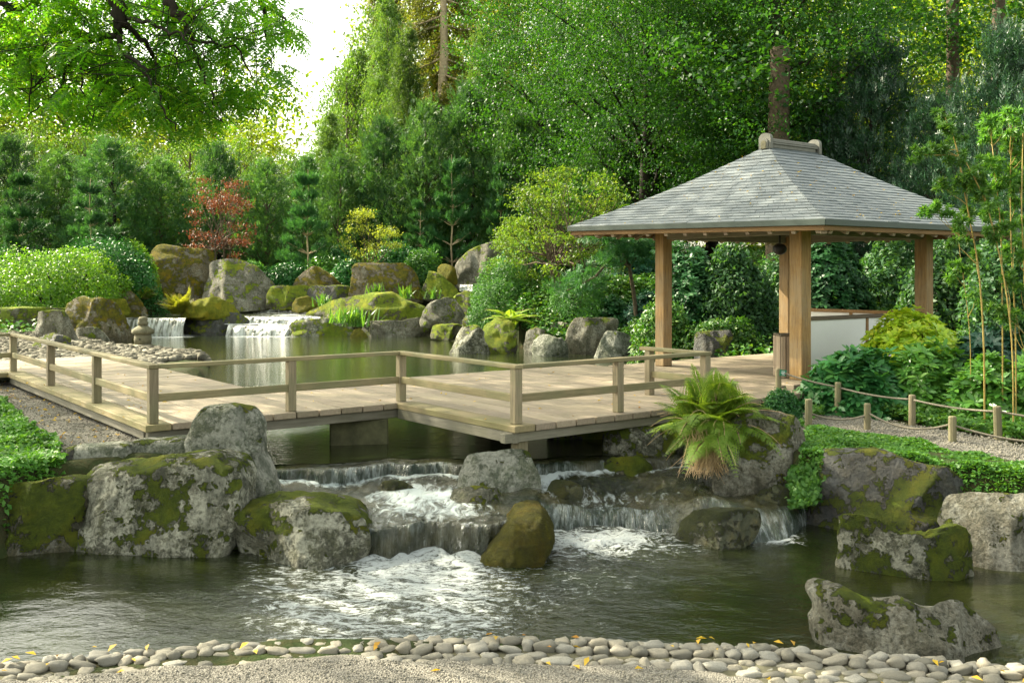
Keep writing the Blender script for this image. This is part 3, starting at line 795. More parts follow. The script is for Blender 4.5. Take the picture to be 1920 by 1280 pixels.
rock('blue-grey block in front of the biggest pale stone', [(1113, 686), (1125, 645), (1142, 624), (1180, 630), (1190, 648), (1190, 686)], 24.9, .8, 'grey', 4, 70, 44, .03)
rock('small blue-grey stone beside the blue-grey block', [(1191, 690), (1193, 650), (1205, 646), (1222, 650), (1224, 690)], 24.3, .6, 'grey', 4, 40, 24)
rock('mossy stone in the shrubs left of the pavilion post', [(1178, 620), (1184, 594), (1205, 589), (1226, 596), (1228, 620)], 27.2, .7, 'moss', 3, 40, 26)
rock('dark upright stone behind the deck in front of the hedge', [(1306, 675), (1309, 640), (1313, 625), (1375, 622), (1378, 638), (1352, 675)], 20.6, .6, 'dark', 4, 60, 36, .03)
rock('grey square stone post in the shrubs behind the ivy', [(1145, 580), (1146, 537), (1175, 537), (1175, 580)], 30, .5, 'slab', 7, 36, 24, .01, chis=0)
# stones of the pool bottom, seen dimly through the water
for k, (px, py, w) in enumerate([(370, 1085, .42)]):
    p = U(px, py, -1.1)
    pp = [((p.x + w * math.cos(a) * .5) * F / p.y + 960, HOR + (CAMZ + 1.14 - .12 * max(0, math.sin(a))) * F / p.y) for a in np.linspace(0, 2 * math.pi, 10, endpoint=False)]
    rock('flat stone lying under the water of the lower pool', pp, p.y - .1, w * .8, 'wet', 2.4, 36, 22, .04, name='sunken_stone', cat='stone')

# ------------------------------------------------------------------ boxes, tubes
_bc = {}
def box_mesh(name, sx_, sy_, sz_, mat, bev=.006):
    key = (name, round(sx_, 3), round(sy_, 3), round(sz_, 3), mat.name)
    if key in _bc: return _bc[key]
    bm = bmesh.new()
    bmesh.ops.create_cube(bm, size=1)
    bmesh.ops.scale(bm, vec=(sx_, sy_, sz_), verts=bm.verts)
    if bev:
        bmesh.ops.bevel(bm, geom=list(bm.edges), offset=bev, segments=1, affect='EDGES')
    me = bpy.data.meshes.new(name)
    bm.to_mesh(me); bm.free()
    me.materials.append(mat)
    _bc[key] = me
    return me
def box(name, size, loc, rotz, mat, parent=None, bev=.006):
    o = bpy.data.objects.new(name, box_mesh(name, *size, mat, bev))
    o.location = loc
    o.rotation_euler = (0, 0, rotz)
    return link(o, parent)
def beam_between(name, a, b, w, h, mat, parent=None, bev=.006):
    """box whose local X runs from a to b"""
    a, b = Vector(a), Vector(b)
    d = b - a
    o = bpy.data.objects.new(name, box_mesh(name, d.length, w, h, mat, bev))
    o.location = (a + b) / 2
    o.rotation_euler = d.to_track_quat('X', 'Z').to_euler()
    return link(o, parent)
def tube_geo(pts, rad, ns=6):
    P = np.asarray([list(p) for p in pts], float)
    rad = np.broadcast_to(np.asarray(rad, float), (len(P),))
    T = np.gradient(P, axis=0); T /= np.linalg.norm(T, axis=1, keepdims=True) + 1e-9
    ref = np.array([.13, .21, .97])
    if abs((T @ ref)).mean() > .8: ref = np.array([.9, .3, .1])
    A = np.cross(T, ref); A /= np.linalg.norm(A, axis=1, keepdims=True) + 1e-9
    Bv = np.cross(T, A)
    an = np.linspace(0, 2 * np.pi, ns, endpoint=False)
    V = P[:, None, :] + rad[:, None, None] * (np.cos(an)[None, :, None] * A[:, None, :] + np.sin(an)[None, :, None] * Bv[:, None, :])
    return V.reshape(-1, 3), grid_faces(ns, len(P), True)
def join_geo(parts):
    Vs, Fs, n = [], [], 0
    for V, Fc in parts:
        Vs.append(V); Fs.append(Fc + n); n += len(V)
    return np.concatenate(Vs), np.concatenate(Fs)

# ------------------------------------------------------------------ deck
deck = tag(empty('wooden_deck', tuple(DK(3, 1))), 'zigzag boardwalk of wide weathered planks crossing the pond', 'deck')
TH = .072
BW = .29
def board(a, b0, b1, w=BW, dz=0.0, mat='deck', nm='board'):
    """a plank running along direction B at abscissa a"""
    L = b1 - b0 - .004
    me = box_mesh(nm, w - .016, L, TH, M[mat], .006)
    o = bpy.data.objects.new(nm, me)
    p = DK(a, (b0 + b1) / 2, -TH / 2 + dz)
    o.location = p; o.rotation_euler = (0, 0, DECK_ROT)
    return link(o, deck)
def xboard(b, a0, a1, w=.2, mat='deck'):
    L = a1 - a0 - .004
    me = box_mesh('cross_board', w - .010, L, TH, M[mat], .005)
    o = bpy.data.objects.new('board', me)
    o.location = DK((a0 + a1) / 2, b, -TH / 2 + random.uniform(-.002, .002)); o.rotation_euler = (0, 0, DECK_ROT + math.pi / 2)
    return link(o, deck)
# border plank along the left arm
board(.145, 0, 3.6, mat='deck_edge', nm='edge_board'); board(.145, 3.6, 7.2, mat='deck_edge', nm='edge_board')
a = BW * 1.5
while a < 3.05:
    board(a, 0, 2.62, dz=random.uniform(-.002, .002)); a += BW
k = 0
b = 2.62 + .1
while b < 7.2:
    xboard(b, BW, 2.27); b += .2
while b < 9.9:
    xboard(b, -5.2, 2.27); b += .2
# edge plank of the arm that leaves the picture on the left
L_ = 5.2
o = bpy.data.objects.new('edge_board', box_mesh('edge_board', BW - .012, L_, TH, M['deck_edge'], .005))
o.location = DK(-L_ / 2 + .29, 7.2 + .0 - .045 + .145, -TH / 2 + .002); o.rotation_euler = (0, 0, DECK_ROT + math.pi / 2)
link(o, deck)
# second stage
B2 = -2.42
board(3.08 + .145, B2, .02, mat='deck_edge', nm='edge_board'); board(3.08 + .145, .02, 2.6, nm='board')
a = 3.08 + BW * 1.5
i = 0
while a < 8.6:
    if a < 8.25:
        cut = .35 + (i % 3) * .5
        board(a, B2, cut, dz=random.uniform(-.003, .002)); board(a, cut, 2.6, dz=random.uniform(-.002, .003))
    else:
        board(a, -1.7, 2.6)
    a += BW; i += 1
# floor under the pavilion
a = 8.55 + .29
while a < 13.3:
    board(a, -1.75, 2.2); a += BW
# beams under the edges
def dbeam(p, q, z, w=.09, h=.11, mat='beam'):
    beam_between('beam', (p[0], p[1], z), (q[0], q[1], z), w, h, M[mat], deck)
zb = -TH - .06
dbeam(DK(.05, .10), DK(3.2, .10), zb)
dbeam(DK(3.08 + .06, B2 + .05), DK(3.08 + .06, .0), zb, .09, .12)
dbeam(DK(3.0, B2 + .10), DK(8.3, B2 + .10), zb, .09, .10)
dbeam(DK(.08, .2), DK(.08, 7.2), zb, .07, .10)
dbeam(DK(.2, 2.5), DK(9, 2.5), zb)
dbeam(DK(2.15, 2.6), DK(2.15, 9.8), zb)
dbeam(DK(8.3, B2 + .1), DK(8.3, -.2), zb)
dbeam(DK(8.7, -1.65), DK(13.2, -1.65), zb)
# piers
pp = DK(3.28, B2 + .17)
box('support_post', (.135, .135, .36), (pp.x, pp.y, -.31), DECK_ROT, M['post'], deck)
pc = U(675, 815, -.5)
o = box('pier', (.72, .5, .62), (-1.93, 12.55, -.50), DECK_ROT * .25, M['concrete'], deck, .02)
for (aa, bb) in [(6.4, -.6), (8.6, .6), (6.2, 2.2), (10.6, 2.0)]:
    p = DK(aa, bb)
    box('pier', (.45, .45, .8), (p.x, p.y, -.60), DECK_ROT, M['concrete'], deck, .02)

# railing
rail = tag(empty('wooden_railing', tuple(DK(3.2, .12))), 'low weathered two-rail timber railing along the front of the boardwalk', 'railing')
RH = .635
def rpost(a, b, s=.098, h=RH - .045):
    p = DK(a, b)
    return box('post', (s, s, h), (p.x, p.y, h / 2 + .001), DECK_ROT, M['post'], rail, .006)
pts = [DK(-5.2, 7.35), DK(.12, 7.35), DK(.12, .12), DK(3.22, .12), DK(3.22, B2 + .15), DK(6.22, B2 + .15), DK(6.22, -1.25)]
for (aa, bb) in [(-2.3, 7.35), (-4.8, 7.35), (.12, 7.35), (.12, 4.74), (.12, 2.32), (.12, .12), (1.72, .12), (3.22, .12), (3.22, B2 + .15), (4.72, B2 + .15), (6.22, B2 + .15), (6.22, -1.29)]:
    rpost(aa, bb)
for i in range(len(pts) - 1):
    p, q = pts[i], pts[i + 1]
    d = (q - p).normalized()
    e0 = .055 if i == 0 else -.058
    e1 = .058 if i < len(pts) - 2 else .10
    z = RH - .0225
    beam_between('handrail', p + Vector((0, 0, z)) - d * e0, q + Vector((0, 0, z)) + d * e1, .115, .045, M['rail'], rail)
    off = Vector((-d.y, d.x, 0)) * -.01
    beam_between('lower_rail', p + Vector((0, 0, .275)) + d * .045 + off, q + Vector((0, 0, .275)) - d * .045 + off, .045, .085, M['rail'], rail)

# slatted wooden bin beside the pavilion post
bc = Vector((4.36, 15.49, 0))
binr = tag(empty('slatted_bin', (bc.x, bc.y + .12, 0)), 'slatted wooden litter bin beside the front pavilion post', 'litter bin')
for s_ in range(5):
    for (dx, dy) in ((0, -1), (0, 1), (-1, 0), (1, 0)):
        q = -.16 + .08 * s_
        loc = (bc.x + (q if dx == 0 else dx * .205), bc.y + .12 + (q if dy == 0 else dy * .205), .325)
        box('slat', (.066, .022, .64) if dx == 0 else (.022, .066, .64), loc, 0, M['slat'], binr, .004)
box('lid', (.42, .42, .03), (bc.x, bc.y + .12, .662), 0, M['raildark'], binr)

# ------------------------------------------------------------------ pavilion
PV = DECK_ROT
u_ = Vector((-.606, .795, 0)); v_ = Vector((.795, .606, 0))
N0 = Vector((4.4, 15.2, 0))
LU, LV = 2.87, 3.47
pav = tag(empty('pavilion', tuple(N0 + u_ * LU / 2 + v_ * LV / 2)), 'open timber pavilion with a hipped slate roof beside the boardwalk', 'pavilion')
PH = 2.34
for (cu, cv, s) in [(0, 0, .235), (LU, 0, .215), (LU, LV, .235), (0, LV, .225)]:
    p = N0 + u_ * cu + v_ * cv
    box('post', (s, s, PH), (p.x, p.y, PH / 2 + .001), PV, M['pavpost'], pav, .012)
# ring beams
zt = PH + .02
for (c0, c1) in [((0, 0), (LU, 0)), ((LU, 0), (LU, LV)), ((LU, LV), (0, LV)), ((0, LV), (0, 0))]:
    p = N0 + u_ * c0[0] + v_ * c0[1]; q = N0 + u_ * c1[0] + v_ * c1[1]
    d = (q - p).normalized()
    beam_between('ring_beam', p + Vector((0, 0, zt - .06)) + d * .13, q + Vector((0, 0, zt - .06)) - d * .13, .12, .17, M['beam'], pav)
# eave corners
EZ = 2.36
e1, e2 = 1.15, 1.0
nearc = N0 - u_ * e1 - v_ * e2
leftc = nearc + u_ * (LU + 2 * e1) + Vector((-.17, -.05, .09))
rightc = nearc + v_ * (LV + 2 * e2)
backc = nearc + u_ * (LU + 2 * e1) + v_ * (LV + 2 * e2)
nearc.z = EZ; leftc.z = EZ + .09; rightc.z = EZ + .02; backc.z = EZ + .05
cen = (nearc + rightc + backc + leftc) / 4
RZ = 3.80
rid0 = Vector((cen.x, cen.y, RZ)) - v_ * .62
rid1 = Vector((cen.x, cen.y, RZ)) + v_ * .62
def curve_slope(t):
    return t - .055 * math.sin(math.pi * t)      # slightly sagging slope
roof = empty('roof', (0, 0, 0)); roof.parent = pav; roof.matrix_parent_inverse = Matrix.Translation(-pav.location)
# closed roof body below the shingles
def roof_pt(a, b, r0, r1, s, t):
    lo = a.lerp(b, s); hi = r0.lerp(r1, s)
    p = lo.lerp(hi, t); p.z = lo.z + (hi.z - lo.z) * curve_slope(t)
    return p
faces4 = [(leftc, nearc, rid0, rid0), (nearc, rightc, rid0, rid1), (rightc, backc, rid1, rid1), (backc, leftc, rid1, rid0)]
Vs, Fs, n = [], [], 0
for (a, b, r0, r1) in faces4:
    for ti in range(11):
        for si in range(13):
            p = roof_pt(a, b, r0, r1, si / 12, ti / 10); Vs.append((p.x, p.y, p.z - .018))
    Fs.append(grid_faces(13, 11) + n); n += 143
me = np_mesh('roof_deck', np.array(Vs), np.concatenate(Fs), False, [M['gutter']])
mk('roof_underlay', me, roof)
# soffit boards
Vs = [tuple(p) for p in (nearc, rightc, backc, leftc)]
c_ = cen
sof = []
for p in (nearc, rightc, backc, leftc):
    q = p.lerp(Vector((c_.x, c_.y, p.z)), .06); sof.append((q.x, q.y, p.z - .06))
sof.append((c_.x, c_.y, RZ - .30))
me = np_mesh('soffit', np.array(sof), np.array([[1, 0, 4], [2, 1, 4], [3, 2, 4], [0, 3, 4]]), False, [M['rafter']])
mk('ceiling', me, roof)
# shingles: one by one on the two faces in view (largest 300), the rest joined
SH = []
for fi, (a, b, r0, r1) in enumerate(faces4):
    rows = 25
    for ri in range(rows):
        t0, t1 = ri / rows, (ri + 1) / rows
        La = roof_pt(a, b, r0, r1, 0, t0); Lb = roof_pt(a, b, r0, r1, 1, t0)
        wid = (Lb - La).length
        ncol = max(1, round(wid / .30))
        st = (.5 if ri % 2 else 0) + random.uniform(-.08, .08)
        cuts = [0.0] + [min(1, max(0, (j + st) / ncol)) for j in range(1 if st <= .01 else 0, ncol + 1) if 0.004 < (j + st) / ncol < .996] + [1.0]
        for s0, s1 in zip(cuts[:-1], cuts[1:]):
            if s1 - s0 < 1e-3: continue
            g = .003 / max(wid, .1)
            A = roof_pt(a, b, r0, r1, s0 + g, t0); Bp = roof_pt(a, b, r0, r1, s1 - g, t0)
            Cp = roof_pt(a, b, r0, r1, s1 - g, min(1, t1 + .3 / rows)); D = roof_pt(a, b, r0, r1, s0 + g, min(1, t1 + .3 / rows))
            nrm = (Bp - A).cross(D - A)
            if nrm.length < 1e-8: continue
            nrm.normalize()
            lift = .013 + random.uniform(-.002, .004)
            top = [A + nrm * lift, Bp + nrm * (lift + random.uniform(-.003, .004)), Cp + nrm * .001, D + nrm * .001]
            bot = [A + nrm * .002, Bp + nrm * .002]
            SH.append((fi, (A + Bp).length and wid / ncol * (1.0 / max((A - Vector((0, 0, CAMZ))).length, 1)), top, bot))
vis = sorted([k for k in range(len(SH)) if SH[k][0] in (0, 1)], key=lambda k: -SH[k][1])[:298]
vis = set(vis)
restV, restF, tone = [], [], []
SF = np.array([[0, 1, 2, 3], [4, 5, 1, 0], [4, 0, 3, 3], [5, 1, 2, 2]])
def sh_geo(top, bot):
    return [tuple(p) for p in top] + [tuple(p) for p in bot]
for k, (fi, sz_, top, bot) in enumerate(SH):
    if k in vis:
        ctr = (top[0] + top[2]) / 2
        V = [(Vector(p) - ctr)[:] for p in sh_geo(top, bot)]
        me = bpy.data.meshes.new('shingle')
        me.from_pydata(V, [], [(0, 1, 2, 3), (4, 5, 1, 0), (4, 0, 3), (5, 2, 1)])
        me.materials.append(M['slate'])
        at = me.attributes.new('tone', 'FLOAT', 'POINT'); 
        tv = random.random() * .6
        at.data.foreach_set('value', [tv] * 6)
        o = bpy.data.objects.new('shingle', me); o.location = ctr
        COL.objects.link(o); o.parent = roof; o.matrix_parent_inverse = Matrix.Identity(4)
    else:
        n0 = len(restV)
        restV += sh_geo(top, bot)
        restF += [tuple(n0 + q for q in f) for f in ((0, 1, 2, 3), (4, 5, 1, 0), (4, 0, 3), (5, 2, 1))]
        tone += [random.random()] * 6
me = bpy.data.meshes.new('shingles_upper'); me.from_pydata(restV, [], restF); me.materials.append(M['slate'])
me.attributes.new('tone', 'FLOAT', 'POINT').data.foreach_set('value', tone)
o = bpy.data.objects.new('shingle_field', me); COL.objects.link(o); o.parent = roof; o.matrix_parent_inverse = Matrix.Identity(4)
o['kind'] = 'stuff'
# drip edge and fascia
for (p, q) in [(leftc, nearc), (nearc, rightc), (rightc, backc), (backc, leftc)]:
    d = (q - p).normalized()
    beam_between('drip_edge', p + Vector((0, 0, -.035)) - d * .01, q + Vector((0, 0, -.035)) + d * .01, .03, .085, M['gutter'], pav, .004)
    inn = Vector((-d.y, d.x, 0)) * .045
    beam_between('fascia', p + Vector((0, 0, -.105)) + inn + d * .03, q + Vector((0, 0, -.105)) + inn - d * .03, .03, .085, M['pavrail'], pav, .004)
# rafters: tails show under the eaves
def rafters(a, b, r0, r1, n):
    d = (b - a).normalized()
    inn = Vector((-d.y, d.x, 0))
    for i in range(n):
        s = (i + .6) / n
        p = a.lerp(b, s) + inn * .06; p.z -= .155
        q = p + inn * 1.45
        lim = min(s, 1 - s) * (b - a).length * .95
        q = p + inn * min(1.45, max(.3, lim)); q.z = p.z + (q - p).length * .50
        o = beam_between('rafter', p, q, .075, .085, M['rafter'], pav, .006)
rafters(leftc, nearc, rid0, rid0, 13)
rafters(nearc, rightc, rid0, rid1, 14)
rafters(rightc, backc, rid1, rid1, 12)
rafters(backc, leftc, rid1, rid0, 12)
for cpt in (nearc, rightc, backc, leftc):
    q = cpt.lerp(Vector((cen.x, cen.y, cpt.z)), .55); q.z = cpt.z + .55
    p = cpt.lerp(Vector((cen.x, cen.y, cpt.z)), .03); p.z = cpt.z - .15
    beam_between('hip_rafter', p, q, .09, .10, M['rafter'], pav)
# ridge cap: ribbed log between two arched end plates
def arch_profile(w, h, n=14):
    r = w / 2
    pts = [(-r, 0), (-r, h - r * .75)]
    for i in range(1, n):
        a = math.pi - math.pi * i / n
        pts.append((r * math.cos(a), h - r * .75 + r * .75 * math.sin(a)))
    pts += [(r, h - r * .75), (r, 0)]
    return pts
def extrude_profile(name, prof, a, b, side, mat, parent):
    d = (b - a)
    V = [a + side * x + Vector((0, 0, z)) for x, z in prof] + [b + side * x + Vector((0, 0, z)) for x, z in prof]
    n = len(prof)
    me = bpy.data.meshes.new(name)
    me.from_pydata([tuple(p) for p in V], [], [tuple(range(n))[::-1], tuple(range(n, 2 * n))] + [(i, (i + 1) % n, n + (i + 1) % n, n + i) for i in range(n)])
    me.materials.append(mat)
    return mk(name, me, parent)
cap = empty('ridge_cap', tuple(Vector((cen.x, cen.y, RZ)))); cap.parent = pav; cap.matrix_parent_inverse = Matrix.Translation(-pav.location)
def capp(o):
    o.parent = cap; o.matrix_parent_inverse = Matrix.Translation(-cap.location); return o
ra = rid0 - v_ * .06; rb = rid1 + v_ * .06
for base in (ra, rb):
    sgn = 1 if base is rb else -1
    pz = Vector((0, 0, -.06))
    capp(extrude_profile('end_plate', arch_profile(.25, .27), base + pz - v_ * .035, base + pz + v_ * .035, u_, M['capwood'], None))
    capp(extrude_profile('plate_moulding', arch_profile(.155, .18), base + pz + v_ * sgn * .036 , base + pz + v_ * sgn * .060, u_, M['capwood'], None))
    capp(extrude_profile('plate_panel', arch_profile(.10, .14), base + pz + v_ * sgn * .061, base + pz + v_ * sgn * .070, u_, M['lantern'], None))
for k in range(9):
    a_ = math.pi * (k + .5) / 9
    off = u_ * (math.cos(a_) * .095); zz = .02 + math.sin(a_) * .10
    o = beam_between('cap_rib', ra + off + v_ * .04 + Vector((0, 0, zz)), rb + off - v_ * .04 + Vector((0, 0, zz)), .03, .03, M['capwood'], None, .008)
    capp(o)
o = beam_between('cap_core', ra + v_ * .04 + Vector((0, 0, 0)), rb - v_ * .04 + Vector((0, 0, 0)), .17, .16, M['capwood'], None, .05); capp(o)
# low white walls on two sides
def lowwall(p, q):
    d = (q - p).normalized()
    a, b = p + d * .12, q - d * .12
    m = a.lerp(b, .5)
    Z = lambda z: Vector((0, 0, z))
    beam_between('top_rail', a + Z(.925), b + Z(.925), .09, .06, M['raildark'] if q.y < 18 and p.y < 16 else M['pavrail'], pav)
    beam_between('bottom_rail', a + Z(.085), b + Z(.085), .09, .08, M['pavrail'], pav)
    o = box('stile', (.06, .07, .77), tuple(m + Z(.51)), PV, M['pavrail'], pav)
    for (s, e) in ((a, m - d * .031), (m + d * .031, b)):
        beam_between('white_panel', s + Z(.51), e + Z(.51), .03, .766, M['plaster'], pav, 0)
lowwall(N0, N0 + v_ * LV)
lowwall(N0 + u_ * LU + v_ * LV, N0 + v_ * LV)
# loudspeaker hanging near the corner
hp = N0 + u_ * .42 + v_ * .05 + Vector((0, 0, 2.0))
bm = bmesh.new(); bmesh.ops.create_uvsphere(bm, u_segments=16, v_segments=10, radius=.11)
bmesh.ops.scale(bm, vec=(1, 1, .85), verts=bm.verts)
me = bpy.data.meshes.new('loudspeaker'); bm.to_mesh(me); bm.free(); me.materials.append(M['blackmetal'])
o = bpy.data.objects.new('loudspeaker', me); o.location = hp
COL.objects.link(o); tag(o, 'round black loudspeaker hanging under the pavilion beam', 'loudspeaker')
br = beam_between('bracket', hp + Vector((0, 0, .06)), hp + Vector((0, 0, .27)), .03, .03, M['blackmetal'], None, .003)
br.parent = o; br.matrix_parent_inverse = Matrix.Translation(-o.location)

# ------------------------------------------------------------------ rope fence
def stake(px, ytop, ybase, z, w, label):
    p = U(px, ybase, z)
    h = (ybase - ytop) * p.y / F
    n = 10
    an = np.linspace(0, 2 * np.pi, n, endpoint=False)
    r = w * p.y / F / 2
    V, Fc = tube_geo([(0, 0, -.15), (0, 0, h * .5), (r * .06, 0, h - .012), (r * .06, 0, h)], [r, r * .98, r * .97, r * .8], n)
    me = bpy.data.meshes.new('stake')
    me.from_pydata([tuple(v) for v in V], [], [tuple(int(i) for i in f) for f in Fc] + [tuple(range(len(V) - n, len(V)))])
    me.materials.append(M['stake'])
    o = mk('stake', me); o.location = (p.x, p.y, z); o.rotation_euler = (random.uniform(-.03, .03), random.uniform(-.03, .03), random.random() * 6)
    tag(o, label, 'stake', 'rope fence stakes')
    return p, h
GZ = -.27
s1 = stake(1516, 748, 810, GZ, 14, 'short stake at the end of the near rope beside the speckled boulder')
s2 = stake(1626, 756, 810, GZ, 13, 'middle short stake of the near rope on the pale gravel edge')
s3 = stake(1786, 780, 834, GZ, 15, 'short stake nearest the ground cover lawn')
b0 = stake(1460, 690, 772, GZ, 11, 'dark stake carrying the little green sign')
b1 = stake(1570, 716, 782, GZ, 12, 'stake of the far rope against the dark rhododendron')
b2 = stake(1710, 740, 801, GZ, 13, 'pale stake of the far rope under the yellow-green shrub')
b3 = stake(1872, 761, 832, GZ, 15, 'thick grey stake of the far rope near the frame edge')
def rope(pts, r=.011, label=''):
    path = []
    for (a, b, sag) in pts:
        for t in np.linspace(0, 1, 14):
            q = Vector(a).lerp(Vector(b), t); q.z -= sag * 4 * t * (1 - t); path.append(q)
    V, Fc = tube_geo(path, r, 7)
    me = np_mesh('rope', V, Fc, True, [M['rope']])
    return tag(mk('rope', me), label, 'rope')
tp = lambda s, f=.86: (s[0].x, s[0].y - .0, GZ + s[1] * f)
rope([(tp(b0, .93), tp(b1), .02), (tp(b1), tp(b2), .03), (tp(b2), tp(b3), .03), (tp(b3), (tp(b3)[0] + 1.3, tp(b3)[1] - .9, tp(b3)[2] - .02), .05)], .012, 'taut far rope along the rhododendrons')
rope([(tp(s1, .6), tp(s2, .6), .07), (tp(s2, .7), tp(s3, .75), .12), (tp(s3, .7), (tp(s3)[0] + 1.3, tp(s3)[1] - .7, tp(s3)[2] - .1), .1)], .012, 'sagging near rope beside the gravel path')
# sign
sp = b0[0]; sz0 = GZ + b0[1]
sg = tag(empty('small_sign', (sp.x + .05, sp.y - .05, sz0 - .09)), 'tiny green sign with white lettering on the dark stake', 'sign')
me = box_mesh('sign_board', .09, .012, .085, M['signgreen'], .002)
o = bpy.data.objects.new('sign_board', me); o.location = (sp.x + .045, sp.y - .055, sz0 - .06); o.rotation_euler = (0, math.radians(6), 0); link(o, sg)
for r in range(3):
    wdt = [.05, .06, .04][r]
    me = box_mesh('lettering', wdt, .003, .008, M['white'], 0)
    q = bpy.data.objects.new('lettering', me); q.location = (sp.x + .045, sp.y - .063, sz0 - .04 - r * .02); q.rotation_euler = (0, math.radians(6), 0); link(q, sg)
# ground spots


# ------------------------------------------------------------------ stone lantern
lp = U(268, 664, -.42)
lan = tag(empty('stone_lantern', tuple(lp)), 'small round stone lantern standing on the pebble spit', 'stone lantern')
def lathe(name, prof, parent, mat, loc, n=20, sq=None):
    P = np.array(prof, float)
    an = np.linspace(0, 2 * np.pi, n, endpoint=False)
    V = np.stack([P[:, 0:1] * np.cos(an), P[:, 0:1] * np.sin(an), np.repeat(P[:, 1:2], n, 1)], -1).reshape(-1, 3)
    me = np_mesh(name, V, grid_faces(n, len(P), True), True, [mat])
    o = bpy.data.objects.new(name, me); o.location = loc
    return link(o, parent)
S = lp.y / F
def H_(y): return (664 - y) * S
lathe('base', [(0.0, 0), (16 * S, 0), (19 * S, 8 * S), (19 * S, 17 * S), (16 * S, 19 * S), (0, 19 * S)], lan, M['lantern'], lp)
lathe('fire_box', [(0, 19 * S), (15 * S, 19 * S), (16 * S, 28 * S), (15 * S, 38 * S), (0, 38 * S)], lan, M['lantern'], lp)
lathe('roof', [(0, 38 * S), (19 * S, 38 * S), (22 * S, 41 * S), (21 * S, 46 * S), (13 * S, 51 * S), (8 * S, 54 * S), (0, 54 * S)], lan, M['lantern'], lp, 6)
lathe('finial', [(0, 54 * S), (8 * S, 54 * S), (10 * S, 59 * S), (8 * S, 62 * S), (9 * S, 66 * S), (6 * S, 70 * S), (0, 71 * S)], lan, M['lantern'], lp)
o = bpy.data.objects.new('window', box_mesh('window', .035, .02, .035, M['blackmetal'], 0)); o.location = lp + Vector((0, -16 * S, 29 * S)); link(o, lan)

# ------------------------------------------------------------------ pebbles, cobbles
def pebble_mesh(seed, nu=12, nv=8, flat=.6):
    r = np.random.default_rng(seed)
    th = np.linspace(.0, np.pi, nv); ph = np.linspace(0, 2 * np.pi, nu, endpoint=False)
    T, Pp = np.meshgrid(th, ph, indexing='ij')
    V = np.stack([np.sin(T) * np.cos(Pp), np.sin(T) * np.sin(Pp), np.cos(T)], -1)
    V = np.sign(V) * np.abs(V) ** .8
    V = V * (1 + .30 * fbm(V * 1.5 + seed * 3.1, 3)[..., None])
    V = V * np.array([.5, .5 * r.uniform(.7, 1.0), .5 * flat])
    return V.reshape(-1, 3), grid_faces(nu, nv, True)[:, ::-1]
edging = tag(empty('cobble_edging', (0, 6.1, -.8)), kind='structure')
cob_meshes = []
for k in range(10):
    V, Fc = pebble_mesh(k, 14, 9, .75)
    cob_meshes.append(np_mesh('cobble', V, Fc, True, [M['cobble']], {'tone': np.full(len(V), k / 10)}))
def edge_y(x):      # inner edge of the cobble band
    return float(lerp_pts(x, [(-8, 5.0), (-5, 5.65), (-3.1, 6.12), (-1.8, 6.42), (0, 6.50), (1.5, 6.36), (2.3, 6.22), (3.2, 6.0), (4.5, 5.6), (7, 5.0)]))
def edge_w(x):
    return float(lerp_pts(x, [(-8, .50), (-3, .42), (0, .37), (1.2, .40), (1.75, .75), (2.3, .95), (3, 1.2), (7, 1.6)]))
cob = []
for row in range(19):
    off = row * .085
    x = -6.0 + random.uniform(0, .1)
    while x < 6.0:
        w = random.uniform(.065, .15) * (1.5 if random.random() < .07 else 1) * (1.1 if row in (2, 3) else 1)
        if off < edge_w(x) - .03:
            y = edge_y(x) - off - .05 + random.uniform(-.018, .018)
            big = 1.15 if off + .085 > edge_w(x) - .03 else 1.0
            z = -.782 + (.03 if row < 3 else 0) + random.uniform(-.012, .012) - (.03 if row == 0 else 0)
            cob.append((x + w / 2, y, z, w * big, (.094 * random.uniform(.8, 1.25)) * big, .085 * random.uniform(.7, 1.2) * big))
        x += w * .96
def in_view(c):
    px = 960 + c[0] / c[1] * F; py = HOR + (CAMZ - c[2]) / c[1] * F
    return -20 < px < 1940 and py < 1300
vc = sorted([c for c in cob if in_view(c)], key=lambda c: -(c[3] * c[4]) / c[1] ** 2)
print('cobbles in view', len(vc), 'of', len(cob))
def place(me, c, parent=None, name='cobble'):
    o = bpy.data.objects.new(name, me)
    o.location = c[:3]
    o.scale = (c[3] * 1.02, c[4] * 1.05, c[5])
    o.rotation_euler = (random.uniform(-.2, .2), random.uniform(-.2, .2), random.uniform(-.35, .35))
    return link(o, parent)
for i, c in enumerate(vc[:300]):
    place(cob_meshes[i % 10], c, edging)
rest = vc[300:] + [c for c in cob if not in_view(c)]
parts, tones = [], []
for i, c in enumerate(rest):
    V, Fc = pebble_mesh(i % 10, 14, 9, .75)
    a_ = random.uniform(-.35, .35)
    R = np.array([[math.cos(a_), -math.sin(a_), 0], [math.sin(a_), math.cos(a_), 0], [0, 0, 1]])
    parts.append(((V * np.array([c[3] * 1.02, c[4] * 1.05, c[5]])) @ R.T + np.array(c[:3]) - np.array([0, 6.1, -.8]), Fc)); tones += [random.random()] * len(V)
if parts:
    V, Fc = join_geo(parts)
    o = bpy.data.objects.new('cobble_field', np_mesh('cobble_field', V, Fc, True, [M['cobble']], {'tone': tones}))
    COL.objects.link(o); o.parent = edging; o['kind'] = 'stuff'
